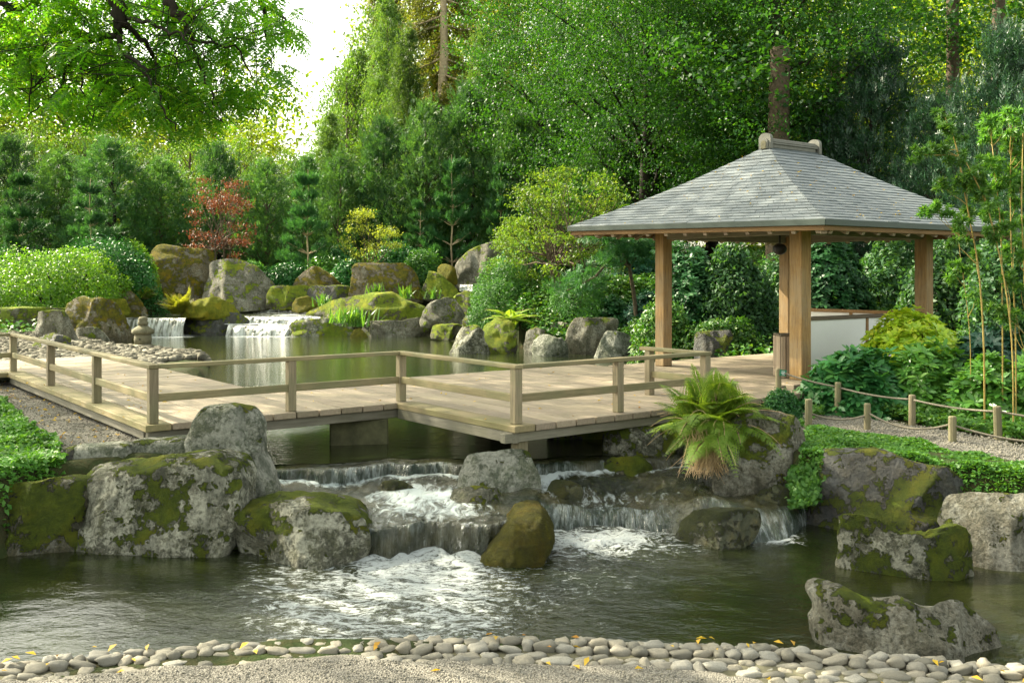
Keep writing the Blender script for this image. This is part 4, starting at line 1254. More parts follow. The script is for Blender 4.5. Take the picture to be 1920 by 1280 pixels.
# mortar bed under the cobbles
bx = np.linspace(-7, 7, 120); V = []
for x in bx:
    e, w = edge_y(x), edge_w(x)
    for (yy, zz) in [(e + .05, -1.3), (e + .03, -.86), (e - .05, -.775), (e - w * .6, -.765), (e - w - .02, -.775), (e - w - .1, -.85)]:
        V.append((x, yy - 6.1, zz + .8))
me = np_mesh('mortar_bed', np.array(V), grid_faces(6, 120)[:, ::-1], True, [simple('mossy_mortar', (.10, .095, .06), .95, 9, .5, .6)])
o = bpy.data.objects.new('mortar_bed', me); COL.objects.link(o); o.parent = edging

def scatter_pebbles(name, poly, n, smin, smax, dz, label, mat='cobble', zf=None, nu=7, nv=5):
    poly = np.asarray(poly, float)
    x0, y0 = poly.min(0); x1, y1 = poly.max(0)
    P = np.stack([rng.uniform(x0, x1, n * 3), rng.uniform(y0, y1, n * 3)], -1)
    P = P[polydist(P, poly) < 0][:n]
    base = [pebble_mesh(k, nu, nv, .7) for k in range(5)]
    Z = ground_h(P[:, 0], P[:, 1]) if zf is None else zf(P[:, 0], P[:, 1])
    parts, tones = [], []
    for i in range(len(P)):
        V, Fc = base[i % 5]
        s = rng.uniform(smin, smax); a = rng.uniform(0, 6.3)
        c, s_ = math.cos(a), math.sin(a)
        R = np.array([[c, -s_, 0], [s_, c, 0], [0, 0, 1]])
        parts.append(((V * s * np.array([1, .8, rng.uniform(.7, 1.1)])) @ R.T + np.array([P[i, 0], P[i, 1], Z[i] + dz]), Fc)); tones.append(np.full(len(V), rng.random()))
    V, Fc = join_geo(parts)
    me = np_mesh(name, V, Fc, False, [M[mat]], {'tone': np.concatenate(tones)})
    return tag(mk(name, me), label, kind='stuff')
BEACH = [uxy(-60, 700, -.3), uxy(-60, 640, -.3), uxy(60, 630, -.3), (-12.4, 28.5), (-10.2, 26.0), (-7.4, 23.7), (-6.9, 22.6), uxy(300, 690, -.4), DK(2.4, 6)[:2], DK(2.4, 10)[:2], DK(-6, 10)[:2]]

scatter_pebbles('beach_pebbles', BEACH, 3800, .10, .26, .03, 'pale round pebbles of the beach behind the boardwalk', mat='pebble')
SPIT = [uxy(235, 660, -.45), uxy(385, 668, -.45), uxy(388, 674, -.45), uxy(300, 690, -.45), uxy(210, 680, -.45)]
def spit_z(x, y): return np.full(len(x), -.46)
scatter_pebbles('beach_pebbles', SPIT, 260, .10, .24, .0, 'pebbles of the spit under the stone lantern', mat='pebble', zf=spit_z)
FV = [(-4.2, 4.6), (4.2, 4.6), (4.2, 5.3), (1.9, 5.6), (1.2, 5.8), (0, 6.05), (-1.2, 6.0), (-2.4, 5.8), (-4.2, 5.25)]
scatter_pebbles('loose_gravel', FV, 12000, .006, .016, .038, 'loose pale gravel of the near path', nu=5, nv=4)
scatter_pebbles('loose_gravel', LEFT_GRAVEL, 8000, .010, .028, .034, 'loose grey gravel beside the boardwalk', nu=5, nv=4)
scatter_pebbles('loose_gravel', RIGHT_PATH, 3500, .012, .03, .035, 'loose pale gravel of the roped path', nu=5, nv=4)

# ------------------------------------------------------------------ foliage tools
def unit(v):
    return v / (np.linalg.norm(v, axis=-1, keepdims=True) + 1e-9)
def leaf_geo(P, T, N, S, asp=.5, fold=.12):
    """diamond leaves: P centres, T long axes, N normals, S lengths"""
    P = np.asarray(P); n = len(P)
    S = np.broadcast_to(np.asarray(S, float), (n,))[:, None]
    asp = np.broadcast_to(np.asarray(asp, float), (n,))[:, None]
    T = unit(T); Bn = unit(np.cross(N, T)); N = unit(np.cross(T, Bn))
    a = P - T * S * .5
    b = P + T * S * .5 - N * S * fold * 1.2
    c = P + Bn * S * asp * .5 - T * S * .05 + N * S * fold
    d = P - Bn * S * asp * .5 - T * S * .05 + N * S * fold
    V = np.stack([a, c, b, d], 1).reshape(-1, 3)
    Fc = (np.arange(n)[:, None] * 4 + np.arange(4)[None, :])
    return V, Fc
def leaves_mesh(name, geo, mats, bark_geo=None):
    V, Fc = geo
    return np_mesh(name, V, Fc, False, mats)
def rvec(n, r=rng):
    return unit(r.normal(size=(n, 3)))

def leaf_geo6(P, T, N, S, asp=.5, fold=.1):
    """oval leaves with six corners"""
    P = np.asarray(P); n = len(P)
    S = np.broadcast_to(np.asarray(S, float), (n,))[:, None]
    T = unit(T); Bn = unit(np.cross(N, T)); N = unit(np.cross(T, Bn))
    pt = lambda t, w, z: P + T * S * t + Bn * S * asp * w + N * S * z
    V = np.stack([pt(-.5, 0, 0), pt(-.18, .46, fold), pt(.22, .44, fold * .6), pt(.5, 0, -fold * 1.2), pt(.22, -.44, fold * .6), pt(-.18, -.46, fold)], 1).reshape(-1, 3)
    return V, (np.arange(n)[:, None] * 6 + np.arange(6)[None, :])
LM = {}
LM['yew'] = leaf_mat('yew_needles', (.022, .070, .030), (.038, .11, .040), (.07, .155, .045), .35, .5, .3)
LM['yew_b'] = leaf_mat('blue_green_needles', (.028, .078, .030), (.045, .12, .038), (.085, .165, .042), .35, .5, .3)
LM['cypress'] = leaf_mat('cypress_sprays', (.045, .11, .03), (.08, .16, .038), (.14, .21, .045), .42, .5, .3)
LM['spruce'] = leaf_mat('spruce_sprays', (.07, .11, .025), (.13, .16, .03), (.22, .21, .04), .5, .55, .25)
LM['beech'] = leaf_mat('beech_leaves', (.011, .048, .014), (.020, .078, .016), (.042, .115, .015), .38, .48, .3, (2.2, 1.9, .4))
LM['far'] = leaf_mat('far_sunlit_leaves', (.06, .13, .015), (.10, .17, .018), (.17, .20, .02), .55, .5, .3, (2.2, 1.9, .5))
LM['walnut'] = leaf_mat('pinnate_leaves', (.035, .12, .012), (.055, .165, .014), (.13, .22, .016), .65, .4, .4, (2.3, 2.1, .5))
LM['pine'] = leaf_mat('pine_needles', (.022, .085, .03), (.035, .12, .04), (.06, .16, .05), .3, .5, .3)
LM['redmaple'] = leaf_mat('red_maple_leaves', (.11, .035, .025), (.17, .055, .035), (.15, .13, .05), .35, .5, .3, (1.6, 1.2, .8))
LM['goldmaple'] = leaf_mat('golden_maple_leaves', (.10, .15, .025), (.15, .20, .035), (.21, .23, .05), .45, .5, .3)
LM['limemaple'] = leaf_mat('lime_maple_leaves', (.05, .125, .02), (.09, .17, .025), (.16, .21, .035), .45, .5, .3)
LM['dissect'] = leaf_mat('dissected_maple_leaves', (.03, .10, .025), (.045, .135, .03), (.07, .17, .035), .35, .5, .3)
LM['box'] = leaf_mat('clipped_azalea_leaves', (.055, .17, .018), (.11, .26, .022), (.22, .36, .035), .4, .35, .5)
LM['glossy'] = leaf_mat('glossy_laurel_leaves', (.015, .09, .02), (.03, .14, .03), (.05, .18, .035), .2, .42, .4)
LM['rhodo_dark'] = leaf_mat('dark_rhododendron_leaves', (.02, .10, .03), (.035, .145, .04), (.07, .20, .04), .25, .42, .4)
LM['rhodo_shaded'] = leaf_mat('shade_painted_rhododendron_leaves', (.012, .055, .018), (.02, .085, .026), (.04, .125, .03), .2, .45, .35)  # darker copy of the dark leaves: shade behind the pavilion put into the colour
LM['rhodo_light'] = leaf_mat('light_rhododendron_leaves', (.05, .17, .03), (.09, .24, .035), (.15, .31, .045), .25, .32, .5)
LM['rhodo_gold'] = leaf_mat('golden_shrub_leaves', (.16, .30, .02), (.30, .42, .03), (.50, .52, .06), .3, .35, .5)
LM['rhodo_blue'] = leaf_mat('blue_green_rhododendron_leaves', (.02, .085, .05), (.03, .11, .065), (.045, .14, .07), .2, .35, .5)
LM['cover'] = leaf_mat('ground_cover_leaves', (.04, .13, .022), (.075, .195, .033), (.12, .25, .04), .3, .5, .3)
LM['ivy'] = leaf_mat('ivy_leaves', (.02, .085, .015), (.045, .14, .02), (.12, .21, .025), .25, .45, .4)
LM['fern'] = leaf_mat('fern_fronds', (.12, .24, .03), (.19, .31, .045), (.29, .36, .07), .4, .5, .3)
LM['fern_y'] = leaf_mat('yellowing_fern_fronds', (.10, .15, .02), (.17, .20, .03), (.24, .18, .03), .4, .5, .3)
LM['iris'] = leaf_mat('sword_leaves', (.06, .17, .03), (.09, .21, .04), (.16, .25, .05), .3, .4, .4)
LM['dead'] = leaf_mat('fallen_yellow_leaves', (.35, .24, .02), (.55, .38, .03), (.30, .12, .03), .2, .6, .3)
LM['tuft'] = leaf_mat('podocarp_tufts', (.04, .13, .025), (.07, .18, .03), (.12, .22, .035), .35, .45, .4)

def tree_mesh_trunk(name, paths, mat):
    return np_mesh(name, *join_geo([tube_geo(p, r, ns) for p, r, ns in paths]), True, [mat])

def wander(a, b, n=8, amp=.06, r=rng):
    a, b = np.array(a, float), np.array(b, float)
    t = np.linspace(0, 1, n)[:, None]
    L = np.linalg.norm(b - a)
    off = np.cumsum(r.normal(size=(n, 3)), 0) * amp * L / math.sqrt(n)
    off -= off[0] + (off[-1] - off[0]) * t
    return a + (b - a) * t + off

def crown_clumps(nc, H, R, h0, shape, r, lump=.3):
    """centres of leaf clumps spread in the volume of a crown; shape(t) gives the relative radius at height t"""
    C, O = [], []
    while len(C) < nc:
        t = r.uniform(0, 1); ph = r.uniform(0, 2 * math.pi)
        rad = shape(t) * R * (1 + lump * math.sin(ph * 3 + t * 7 + 1.3) * .6 + lump * r.normal() * .25)
        q = r.uniform(0, 1) ** .38
        if r.uniform() > .25 + .75 * shape(t): continue
        C.append((rad * q * math.cos(ph), rad * q * math.sin(ph), h0 + (H - h0) * t)); O.append((math.cos(ph), math.sin(ph), .25 + t * .5))
    return np.array(C), unit(np.array(O))

def sprays(C, O, per, spread, spray_len, leaf, asp, droop, r, up=.4, nleaf=9, flat=.55):
    """feathery sprays round clump centres: narrow leaves set along a curved axis"""
    n = len(C) * per
    c = np.repeat(C, per, 0); o = np.repeat(O, per, 0)
    c = c + r.normal(size=(n, 3)) * spread * np.array([1, 1, flat])
    ax = unit(o * 1.0 + r.normal(size=(n, 3)) * .55 + np.array([0, 0, up]))
    side = unit(np.cross(ax, np.array([0, 0, 1.0]) + r.normal(size=(n, 3)) * .5))
    L = spray_len * r.uniform(.6, 1.25, n)
    P, T, N, S = [], [], [], []
    for k in range(nleaf):
        t = k / (nleaf - 1)
        sgn = 1 if k % 2 else -1
        if k == nleaf - 1: sgn = 0
        p = c + ax * (L * t)[:, None] + np.array([0, 0, -1.0]) * (L * droop * t * t)[:, None]
        tt = unit(ax + side * sgn * .9 + np.array([0, 0, -droop * t]))
        ll = leaf * (1.1 - .55 * t) * r.uniform(.8, 1.2, n)
        P.append(p + tt * (ll * .5)[:, None]); T.append(tt)
        N.append(unit(np.cross(ax, side) + r.normal(size=(n, 3)) * .35)); S.append(ll)
    return leaf_geo(np.concatenate(P), np.concatenate(T), np.concatenate(N), np.concatenate(S), asp, .06)

def blobs(C, per, spread, leaf, asp, r, flat=.5, upn=.8, hang=0.0):
    """broad leaves round clump centres, more or less level"""
    n = len(C) * per
    c = np.repeat(C, per, 0) + r.normal(size=(n, 3)) * spread * np.array([1, 1, flat])
    N = unit(r.normal(size=(n, 3)) * .55 + np.array([0, 0, upn]))
    T = unit(np.cross(N, r.normal(size=(n, 3)))) + np.array([0, 0, -hang])
    return leaf_geo(c, T, N, leaf * r.uniform(.65, 1.3, n), asp, .10)

PROTO = {}
def proto(kind, crown_geo, mat, trunk_paths, bark):
    cm = np_mesh('crown', *crown_geo, False, [LM[mat]])
    tm = tree_mesh_trunk('trunk', trunk_paths, M[bark])
    PROTO[kind] = (cm, tm)

def limbs(C, H, r, n=14, r0=.05, h0=.15, trunk_r=.2, crook=.05, lean=(0, 0)):
    tr = wander((0, 0, -.3), (lean[0], lean[1], H * .96), 10, crook, r)
    paths = [(tr, np.linspace(trunk_r, trunk_r * .12, 10), 9)]
    idx = r.choice(len(C), min(n, len(C)), replace=False)
    for i in idx:
        c = C[i]
        t = max(h0, min(.9, (c[2] / H) - .12))
        k = t * 9; i0 = int(k); s = tr[i0] + (tr[min(9, i0 + 1)] - tr[i0]) * (k - i0)
        p = wander(s, c, 6, .07, r)
        rr = trunk_r * (1 - t) * .45 + .012
        paths.append((p, np.linspace(rr, rr * .25, 6), 5))
    return paths

R1 = np.random.default_rng(11)
# yew-like dense dark conifer, 8 m high
def make_yew(seed, mat, H=8.0, R=2.9, nc=260, per=13):
    r = np.random.default_rng(seed)
    sh = lambda t: (math.sin(math.pi * min(1, (t * .88 + .13))) ** .55) * (1 - .35 * t)
    C, O = crown_clumps(nc, H, R, .5, sh, r, .35)
    O = unit(O + np.array([0, 0, .5]))
    return sprays(C, O, per, .34, .55, .20, .30, .25, r, .35, 9), limbs(C, H, r, 26, trunk_r=.20)
g, tp_ = make_yew(1, 'yew'); proto('yew', g, 'yew', tp_, 'bark_dark')
g, tp_ = make_yew(2, 'yew_b', 8, 2.6); proto('yew_b', g, 'yew_b', tp_, 'bark')
# open young pine with visible pale trunk, 6 m
def make_pine(seed, H=6.0, R=1.9):
    r = np.random.default_rng(seed)
    C, O, paths = [], [], []
    tr = wander((0, 0, -.3), (.1, 0, H), 9, .03, r)
    paths.append((tr, np.linspace(.085, .02, 9), 7))
    for lv in np.linspace(.28, .98, 10):
        for k in range(5):
            ph = r.uniform(0, 6.28); L = R * (1.15 - lv) * r.uniform(.7, 1.2) + .15
            s = tr[int(lv * 8)]
            e = s + np.array([math.cos(ph) * L, math.sin(ph) * L, L * .35])
            paths.append((wander(s, e, 5, .06, r), np.linspace(.028, .008, 5), 4))
            for q in (.45, .7, .9, 1.0):
                C.append(s + (e - s) * q + r.normal(size=3) * .06); O.append((math.cos(ph), math.sin(ph), .9))
    C = np.array(C); O = unit(np.array(O))
    return sprays(C, O, 17, .13, .26, .15, .22, .0, r, .5, 9), paths
g, tp_ = make_yew(12, 'yew', 8, 3.0, 300, 13); LM['hemlock'] = leaf_mat('dark_hemlock_sprays', (.010, .038, .022), (.018, .06, .03), (.032, .085, .035), .2, .4, .5); proto('hemlock', g, 'hemlock', tp_, 'bark_dark')
g, tp_ = make_pine(5); proto('pine', g, 'pine', tp_, 'bark_pale')
# tall draped conifer, 18 m
def make_cyp(seed, H=18.0, R=4.6, nc=560):
    r = np.random.default_rng(seed)
    sh = lambda t: (1 - t) ** .62 * (.65 + .35 * min(1, t * 8))
    C, O = crown_clumps(nc, H, R, .8, sh, r, .38)
    return sprays(C, O, 11, .55, .95, .36, .26, .75, r, .15, 10), limbs(C, H, r, 24, trunk_r=.30)
g, tp_ = make_cyp(3); proto('cypress', g, 'cypress', tp_, 'bark')
# spruce with pale bole and hanging branches, 22 m
def make_spruce(seed, H=22.0, R=4.2):
    r = np.random.default_rng(seed)
    paths = [(wander((0, 0, -.3), (0, 0, H), 10, .008, r), np.linspace(.42, .06, 10), 10)]
    C, O = [], []
    for lv in np.linspace(.15, .99, 40):
        for k in range(6):
            ph = r.uniform(0, 6.28); L = R * (1.1 - lv) ** .8 * r.uniform(.6, 1.15)
            if .5 < lv < .82 and 3.5 < ph < 5.9: continue
            s = np.array([0, 0, H * lv]); e = s + np.array([math.cos(ph) * L, math.sin(ph) * L, -.22 * L + .1])
            mid = (s + e) / 2 + np.array([0, 0, -.12 * L])
            paths.append((np.array([s, mid, e]), np.linspace(.07, .02, 3), 4))
            for q in np.linspace(.3, 1, 8):
                C.append(s + (e - s) * q + np.array([0, 0, -.25 * q])); O.append((math.cos(ph) * .5, math.sin(ph) * .5, -1.0))
    C = np.array(C); O = unit(np.array(O))
    return sprays(C, O, 5, .18, .85, .26, .25, .35, r, -.5, 8), paths
g, tp_ = make_spruce(4); proto('spruce', g, 'spruce', tp_, 'bark_pale')
# beech, 18 m, broad layered crown down to the ground
def make_beech(seed, mat, H=18.0, R=6.5, nc=950, per=80, leaf=.145, h0=2.0):
    r = np.random.default_rng(seed)
    sh = lambda t: math.sin(math.pi * min(1, t * .82 + .18)) ** .5
    C, O = crown_clumps(nc, H, R, h0, sh, r, .3)
    return blobs(C, per, .50, leaf, .62, r, .30, .9, .25), limbs(C, H, r, 40, trunk_r=.40, crook=.02)
g, tp_ = make_beech(6, 'beech'); proto('beech', g, 'beech', tp_, 'bark_dark')
g, tp_ = make_beech(8, 'far', 16, 5.5, 520, 34, .26, 1.5); proto('far', g, 'far', tp_, 'bark')
# small maples
def make_maple(seed, H=3.2, R=1.9, nc=46, per=85, leaf=.10, stems=6):
    r = np.random.default_rng(seed)
    C = []
    while len(C) < nc:
        ph = r.uniform(0, 6.28); q = r.uniform(.15, 1) ** .6; t = r.uniform(.38, 1)
        rad = R * math.sqrt(max(0, 1 - ((t - .6) / .48) ** 2)) * q
        C.append((rad * math.cos(ph), rad * math.sin(ph), H * t))
    C = np.array(C)
    paths = []
    for k in range(stems):
        ph = 6.28 * k / stems + r.uniform(-.3, .3)
        fork = np.array([math.cos(ph) * R * .28, math.sin(ph) * R * .28, H * .42])
        paths.append((wander((0, 0, -.1), fork, 6, .06, r), np.linspace(.05, .03, 6), 6))
        for c in C[k::stems]:
            paths.append((wander(fork, c, 5, .06, r), np.linspace(.022, .006, 5), 4))
    return blobs(C, per, .24, leaf, .5, r, .28, 1.2, .1), paths
g, tp_ = make_maple(21); proto('redmaple', g, 'redmaple', tp_, 'bark')
g, tp_ = make_maple(22); proto('goldmaple', g, 'goldmaple', tp_, 'bark')
g, tp_ = make_maple(23, 3.4, 2.2, 75, 95, .10, 8); proto('limemaple', g, 'limemaple', tp_, 'bark')

HGT = {'hemlock': (8, 3.0), 'yew': (8, 2.9), 'yew_b': (8, 2.6), 'pine': (6, 1.9), 'cypress': (18, 4.6), 'spruce': (22, 4.2), 'beech': (18, 6.5), 'far': (16, 5.5), 'redmaple': (3.2, 1.9), 'goldmaple': (3.2, 1.9), 'limemaple': (3.4, 2.2)}
tree_n = [0]
def tree(kind, name, px, d, ytop, halfw, label, group=None, cat='tree', rot=None, gz=None, crown_mat=None):
    """tree whose crown tip shows at px, ytop, at distance d, halfw pixels wide either side"""
    tree_n[0] += 1
    x = (px - 960) * d / F
    g = gh(x, d) if gz is None else gz
    H = CAMZ - (ytop - HOR) * d / F - g
    W = halfw * d / F
    h0, r0 = HGT[kind]
    e = empty(name, (x, d, g))
    e.scale = (W / r0, W / r0, H / h0)
    e.rotation_euler = (0, 0, rot if rot is not None else (tree_n[0] * 2.39996) % 6.283)
    tag(e, label, cat, group)
    for nm, me in (('crown', PROTO[kind][0]), ('trunk', PROTO[kind][1])):
        o = bpy.data.objects.new(nm, me)
        COL.objects.link(o); o.parent = e
    return e

# far sunlit woods behind everything (things one can tell apart as trees at the front, one mass behind)
def far_woods():
    r = np.random.default_rng(77)
    P = []
    for k in range(760):
        d = r.uniform(72, 100)
        a = r.uniform(-62, 62) if k % 3 else (r.uniform(-62, -18) if k % 2 else r.uniform(-8, 60))
        px = 960 + a / d * F
        gap = (545 < px < 700)
        top = 7 if gap else r.uniform(20, 31)
        if px < 545: top = r.uniform(8, 19)
        P.append((a, d, 1.5 + top * r.uniform(.05, 1)))
    C = np.array(P)
    V, Fc = blobs(C, 190, 1.7, .46, .6, r, .8, .5)
    me = np_mesh('distant_woods', V, Fc, False, [LM['far']])
    return tag(mk('distant_woods', me), 'sunlit yellow-green woodland beyond the garden trees', kind='stuff')
far_woods()

# garden backdrop, left of the sky gap
T = tree
T('far', 'broadleaf_tree', 120, 62, 40, 160, 'yellow-green broadleaf tree glowing behind the yews at the far left')
T('far', 'broadleaf_tree', 320, 66, 110, 140, 'backlit yellow-green tree behind the red maple')
T('far', 'broadleaf_tree', 470, 58, 225, 95, 'brightest backlit tree just left of the sky gap', rot=1.0)
T('far', 'broadleaf_tree', -60, 60, 0, 160, 'broadleaf tree cut off by the left frame edge')
g, tp_ = make_beech(9, 'mid', 9, 4.0, 260, 46, .17, .8); LM['mid'] = leaf_mat('loose_green_leaves', (.04, .11, .02), (.07, .15, .025), (.12, .19, .03), .45, .5, .3); proto('mid', g, 'mid', tp_, 'bark'); HGT['mid'] = (9, 4.0)
T('mid', 'broadleaf_tree', 60, 51, 235, 90, 'loose green tree behind the leftmost yews')
T('mid', 'broadleaf_tree', 255, 50, 262, 80, 'loose green tree showing above the shorter yew')
T('mid', 'broadleaf_tree', 355, 52, 250, 75, 'light green tree above and left of the red maple')
T('mid', 'broadleaf_tree', 450, 50, 262, 80, 'light green tree above and right of the red maple')
T('mid', 'broadleaf_tree', 545, 51, 285, 70, 'light green tree at the foot of the sky gap')
T('mid', 'broadleaf_tree', 160, 52, 240, 80, 'loose green tree between two dark yews near the left edge')
T('yew', 'yew_tree', 20, 46, 262, 85, 'dark yew leaning into the left frame edge above the clipped hedge')
T('yew_b', 'yew_tree', 110, 48, 290, 80, 'dark yew behind the two small pines')
T('yew', 'yew_tree', 205, 46, 265, 95, 'broad dark yew filling the middle of the left hedge line')
T('yew_b', 'yew_tree', 300, 47, 300, 75, 'shorter yew behind the tallest square-cut rock')
T('yew', 'yew_tree', 405, 46, 275, 70, 'green yew directly above the red maple crown')
T('yew_b', 'yew_tree', 500, 45, 305, 70, 'yew between the red maple and the thin pine')
T('yew', 'yew_tree', 575, 48, 300, 60, 'bluish yew under the sky gap')
T('yew_b', 'yew_tree', 640, 46, 290, 65, 'dense yew behind the golden maple')
T('yew', 'yew_tree', 720, 46, 230, 75, 'dark yew rising behind the golden maple to the right')
T('yew_b', 'yew_tree', 800, 45, 200, 80, 'tall bluish yew beneath the pale spruce bole')
T('yew', 'yew_tree', 880, 46, 165, 85, 'tallest dark yew in the centre of the backdrop')
T('yew_b', 'yew_tree', 965, 44, 215, 75, 'yew behind the crown of the lime maple')
T('yew', 'yew_tree', 1050, 43, 230, 80, 'yew seen above the lime maple near the pavilion roof')
T('yew_b', 'yew_tree', 1130, 40, 250, 75, 'dark yew against the eave of the pavilion')
T('pine', 'young_pine', 38, 38, 318, 55, 'small pine with a bare double trunk behind the clipped hedge')
T('pine', 'young_pine', 168, 38.5, 335, 55, 'small pine with spreading lower branches above the hedge')
T('pine', 'young_pine', 578, 42, 318, 52, 'thin-trunked pine right of the red maple')
T('pine', 'young_pine', 848, 43, 290, 55, 'open pine with a crooked pale trunk above the tilted slab')
T('pine', 'young_pine', 788, 43, 370, 38, 'smallest pine beside the open pine')
T('pine', 'young_pine', 940, 42, 300, 45, 'slender pine in front of the central yews')
# tall trees right of the gap
T('cypress', 'cypress_tree', 668, 60, 100, 70, 'tall cypress forming the right side of the sky gap')
T('cypress', 'cypress_tree', 725, 56, 0, 62, 'grey-green draped cypress behind the gap tree')
T('cypress', 'cypress_tree', 765, 50, 60, 60, 'cypress left of the pale spruce bole')
T('mid', 'broadleaf_tree', 652, 58, 115, 80, 'hazy broadleaf crown bulging into the sky gap')
T('mid', 'broadleaf_tree', 700, 62, 20, 80, 'tall hazy broadleaf crown right of the sky gap')
T('far', 'broadleaf_tree', 770, 70, -60, 120, 'sunlit crown behind the pale spruce bole')
T('mid', 'broadleaf_tree', 740, 54, 170, 75, 'soft green crown under the draped cypress')
T('cypress', 'cypress_tree', 620, 52, 215, 50, 'young cypress at the foot of the sky gap')
T('spruce', 'spruce_tree', 830, 57, -230, 150, 'sunlit spruce with a bare pale bole', rot=0.0)
T('spruce', 'spruce_tree', 955, 62, -200, 140, 'sunlit spruce partly hidden behind the beech leaves')
T('spruce', 'spruce_tree', 720, 68, -90, 90, 'hazy spruce between the tall cypresses')
T('cypress', 'cypress_tree', 905, 52, 60, 70, 'dark cypress right of the spruce bole')
T('beech', 'beech_tree', 1060, 46, -170, 200, 'beech hanging over the centre of the garden')
T('beech', 'beech_tree', 1200, 38, -200, 220, 'large beech whose lower leaves brush the roof line')
T('beech', 'beech_tree', 1460, 36, -260, 260, 'great beech with a thick trunk above the ridge cap', rot=.3)
T('beech', 'beech_tree', 1330, 42, -150, 220, 'beech behind the great beech')
T('far', 'broadleaf_tree', 1010, 66, -70, 170, 'sunlit tree behind the beech over the garden centre')
T('far', 'broadleaf_tree', 1180, 64, -90, 180, 'sunlit tree behind the large beech left of the ridge cap')
T('mid', 'broadleaf_tree', 1100, 54, 40, 120, 'loose green tree filling the gap between two beeches')
T('far', 'broadleaf_tree', 1600, 56, -80, 190, 'sunlit broadleaf tree glimpsed between the right-hand trunks')
T('far', 'broadleaf_tree', 1780, 52, -120, 180, 'sunlit broadleaf tree in the upper right')
T('far', 'broadleaf_tree', 1930, 56, -60, 170, 'sunlit tree cut by the right frame edge')
T('far', 'broadleaf_tree', 1380, 60, -60, 170, 'sunlit tree behind the beeches')
T('hemlock', 'hemlock_tree', 1640, 33, 70, 110, 'dark hemlock with drooping shoots behind the roof slope')
T('hemlock', 'hemlock_tree', 1560, 36, 190, 90, 'low dark conifer behind the ridge cap')
T('hemlock', 'hemlock_tree', 1880, 27, 60, 120, 'dark fir filling the upper right edge')
T('hemlock', 'hemlock_tree', 1760, 30, 180, 95, 'dark conifer behind the golden canes')
T('hemlock', 'hemlock_tree', 1950, 24, 180, 110, 'dark yew behind the canes at the frame edge')
# straight dark trunks in the upper right
def bole(px, d, w, label, top=-60):
    x = (px - 960) * d / F
    g = gh(x, d)
    e = tag(empty('tall_tree', (x, d, g)), label, 'tree')
    H = CAMZ - (top - HOR) * d / F - g
    V, Fc = tube_geo(wander((0, 0, -.3), (.1, 0, H), 10, .006), np.linspace(w * d / F / 2 * 1.15, w * d / F / 2 * .85, 10), 12)
    o = np_mesh('trunk', V, Fc, True, [M['bark']]); o = bpy.data.objects.new('trunk', o); COL.objects.link(o); o.parent = e
    r = np.random.default_rng(int(px))
    C = np.stack([r.normal(size=40) * 2.2, r.normal(size=40) * 2.2, H * r.uniform(.72, 1.02, 40)], -1)
    me = np_mesh('crown', *blobs(C, 60, .6, .22, .6, r, .4, .8), False, [LM['beech']])
    o = bpy.data.objects.new('crown', me); COL.objects.link(o); o.parent = e
bole(1782, 40, 25, 'tall straight trunk standing behind the golden canes')
bole(1868, 38, 26, 'thick dark trunk near the upper right corner')
bole(1457, 33, 42, 'massive trunk rising behind the ridge cap', top=90)
bole(1560, 40, 24, 'dark trunk behind the roof slope')

T('redmaple', 'red_maple', 412, 40.5, 338, 70, 'small Japanese maple with red leaves above the grey rock')
T('goldmaple', 'golden_maple', 700, 41, 398, 68, 'low maple with golden-green leaves above the broad rock')
T('limemaple', 'lime_maple', 1065, 29, 322, 125, 'spreading lime-green maple with bare arching stems')
T('limemaple', 'lime_maple', 985, 31, 410, 70, 'lower part of a lime-green maple left of the arching stems', rot=2)

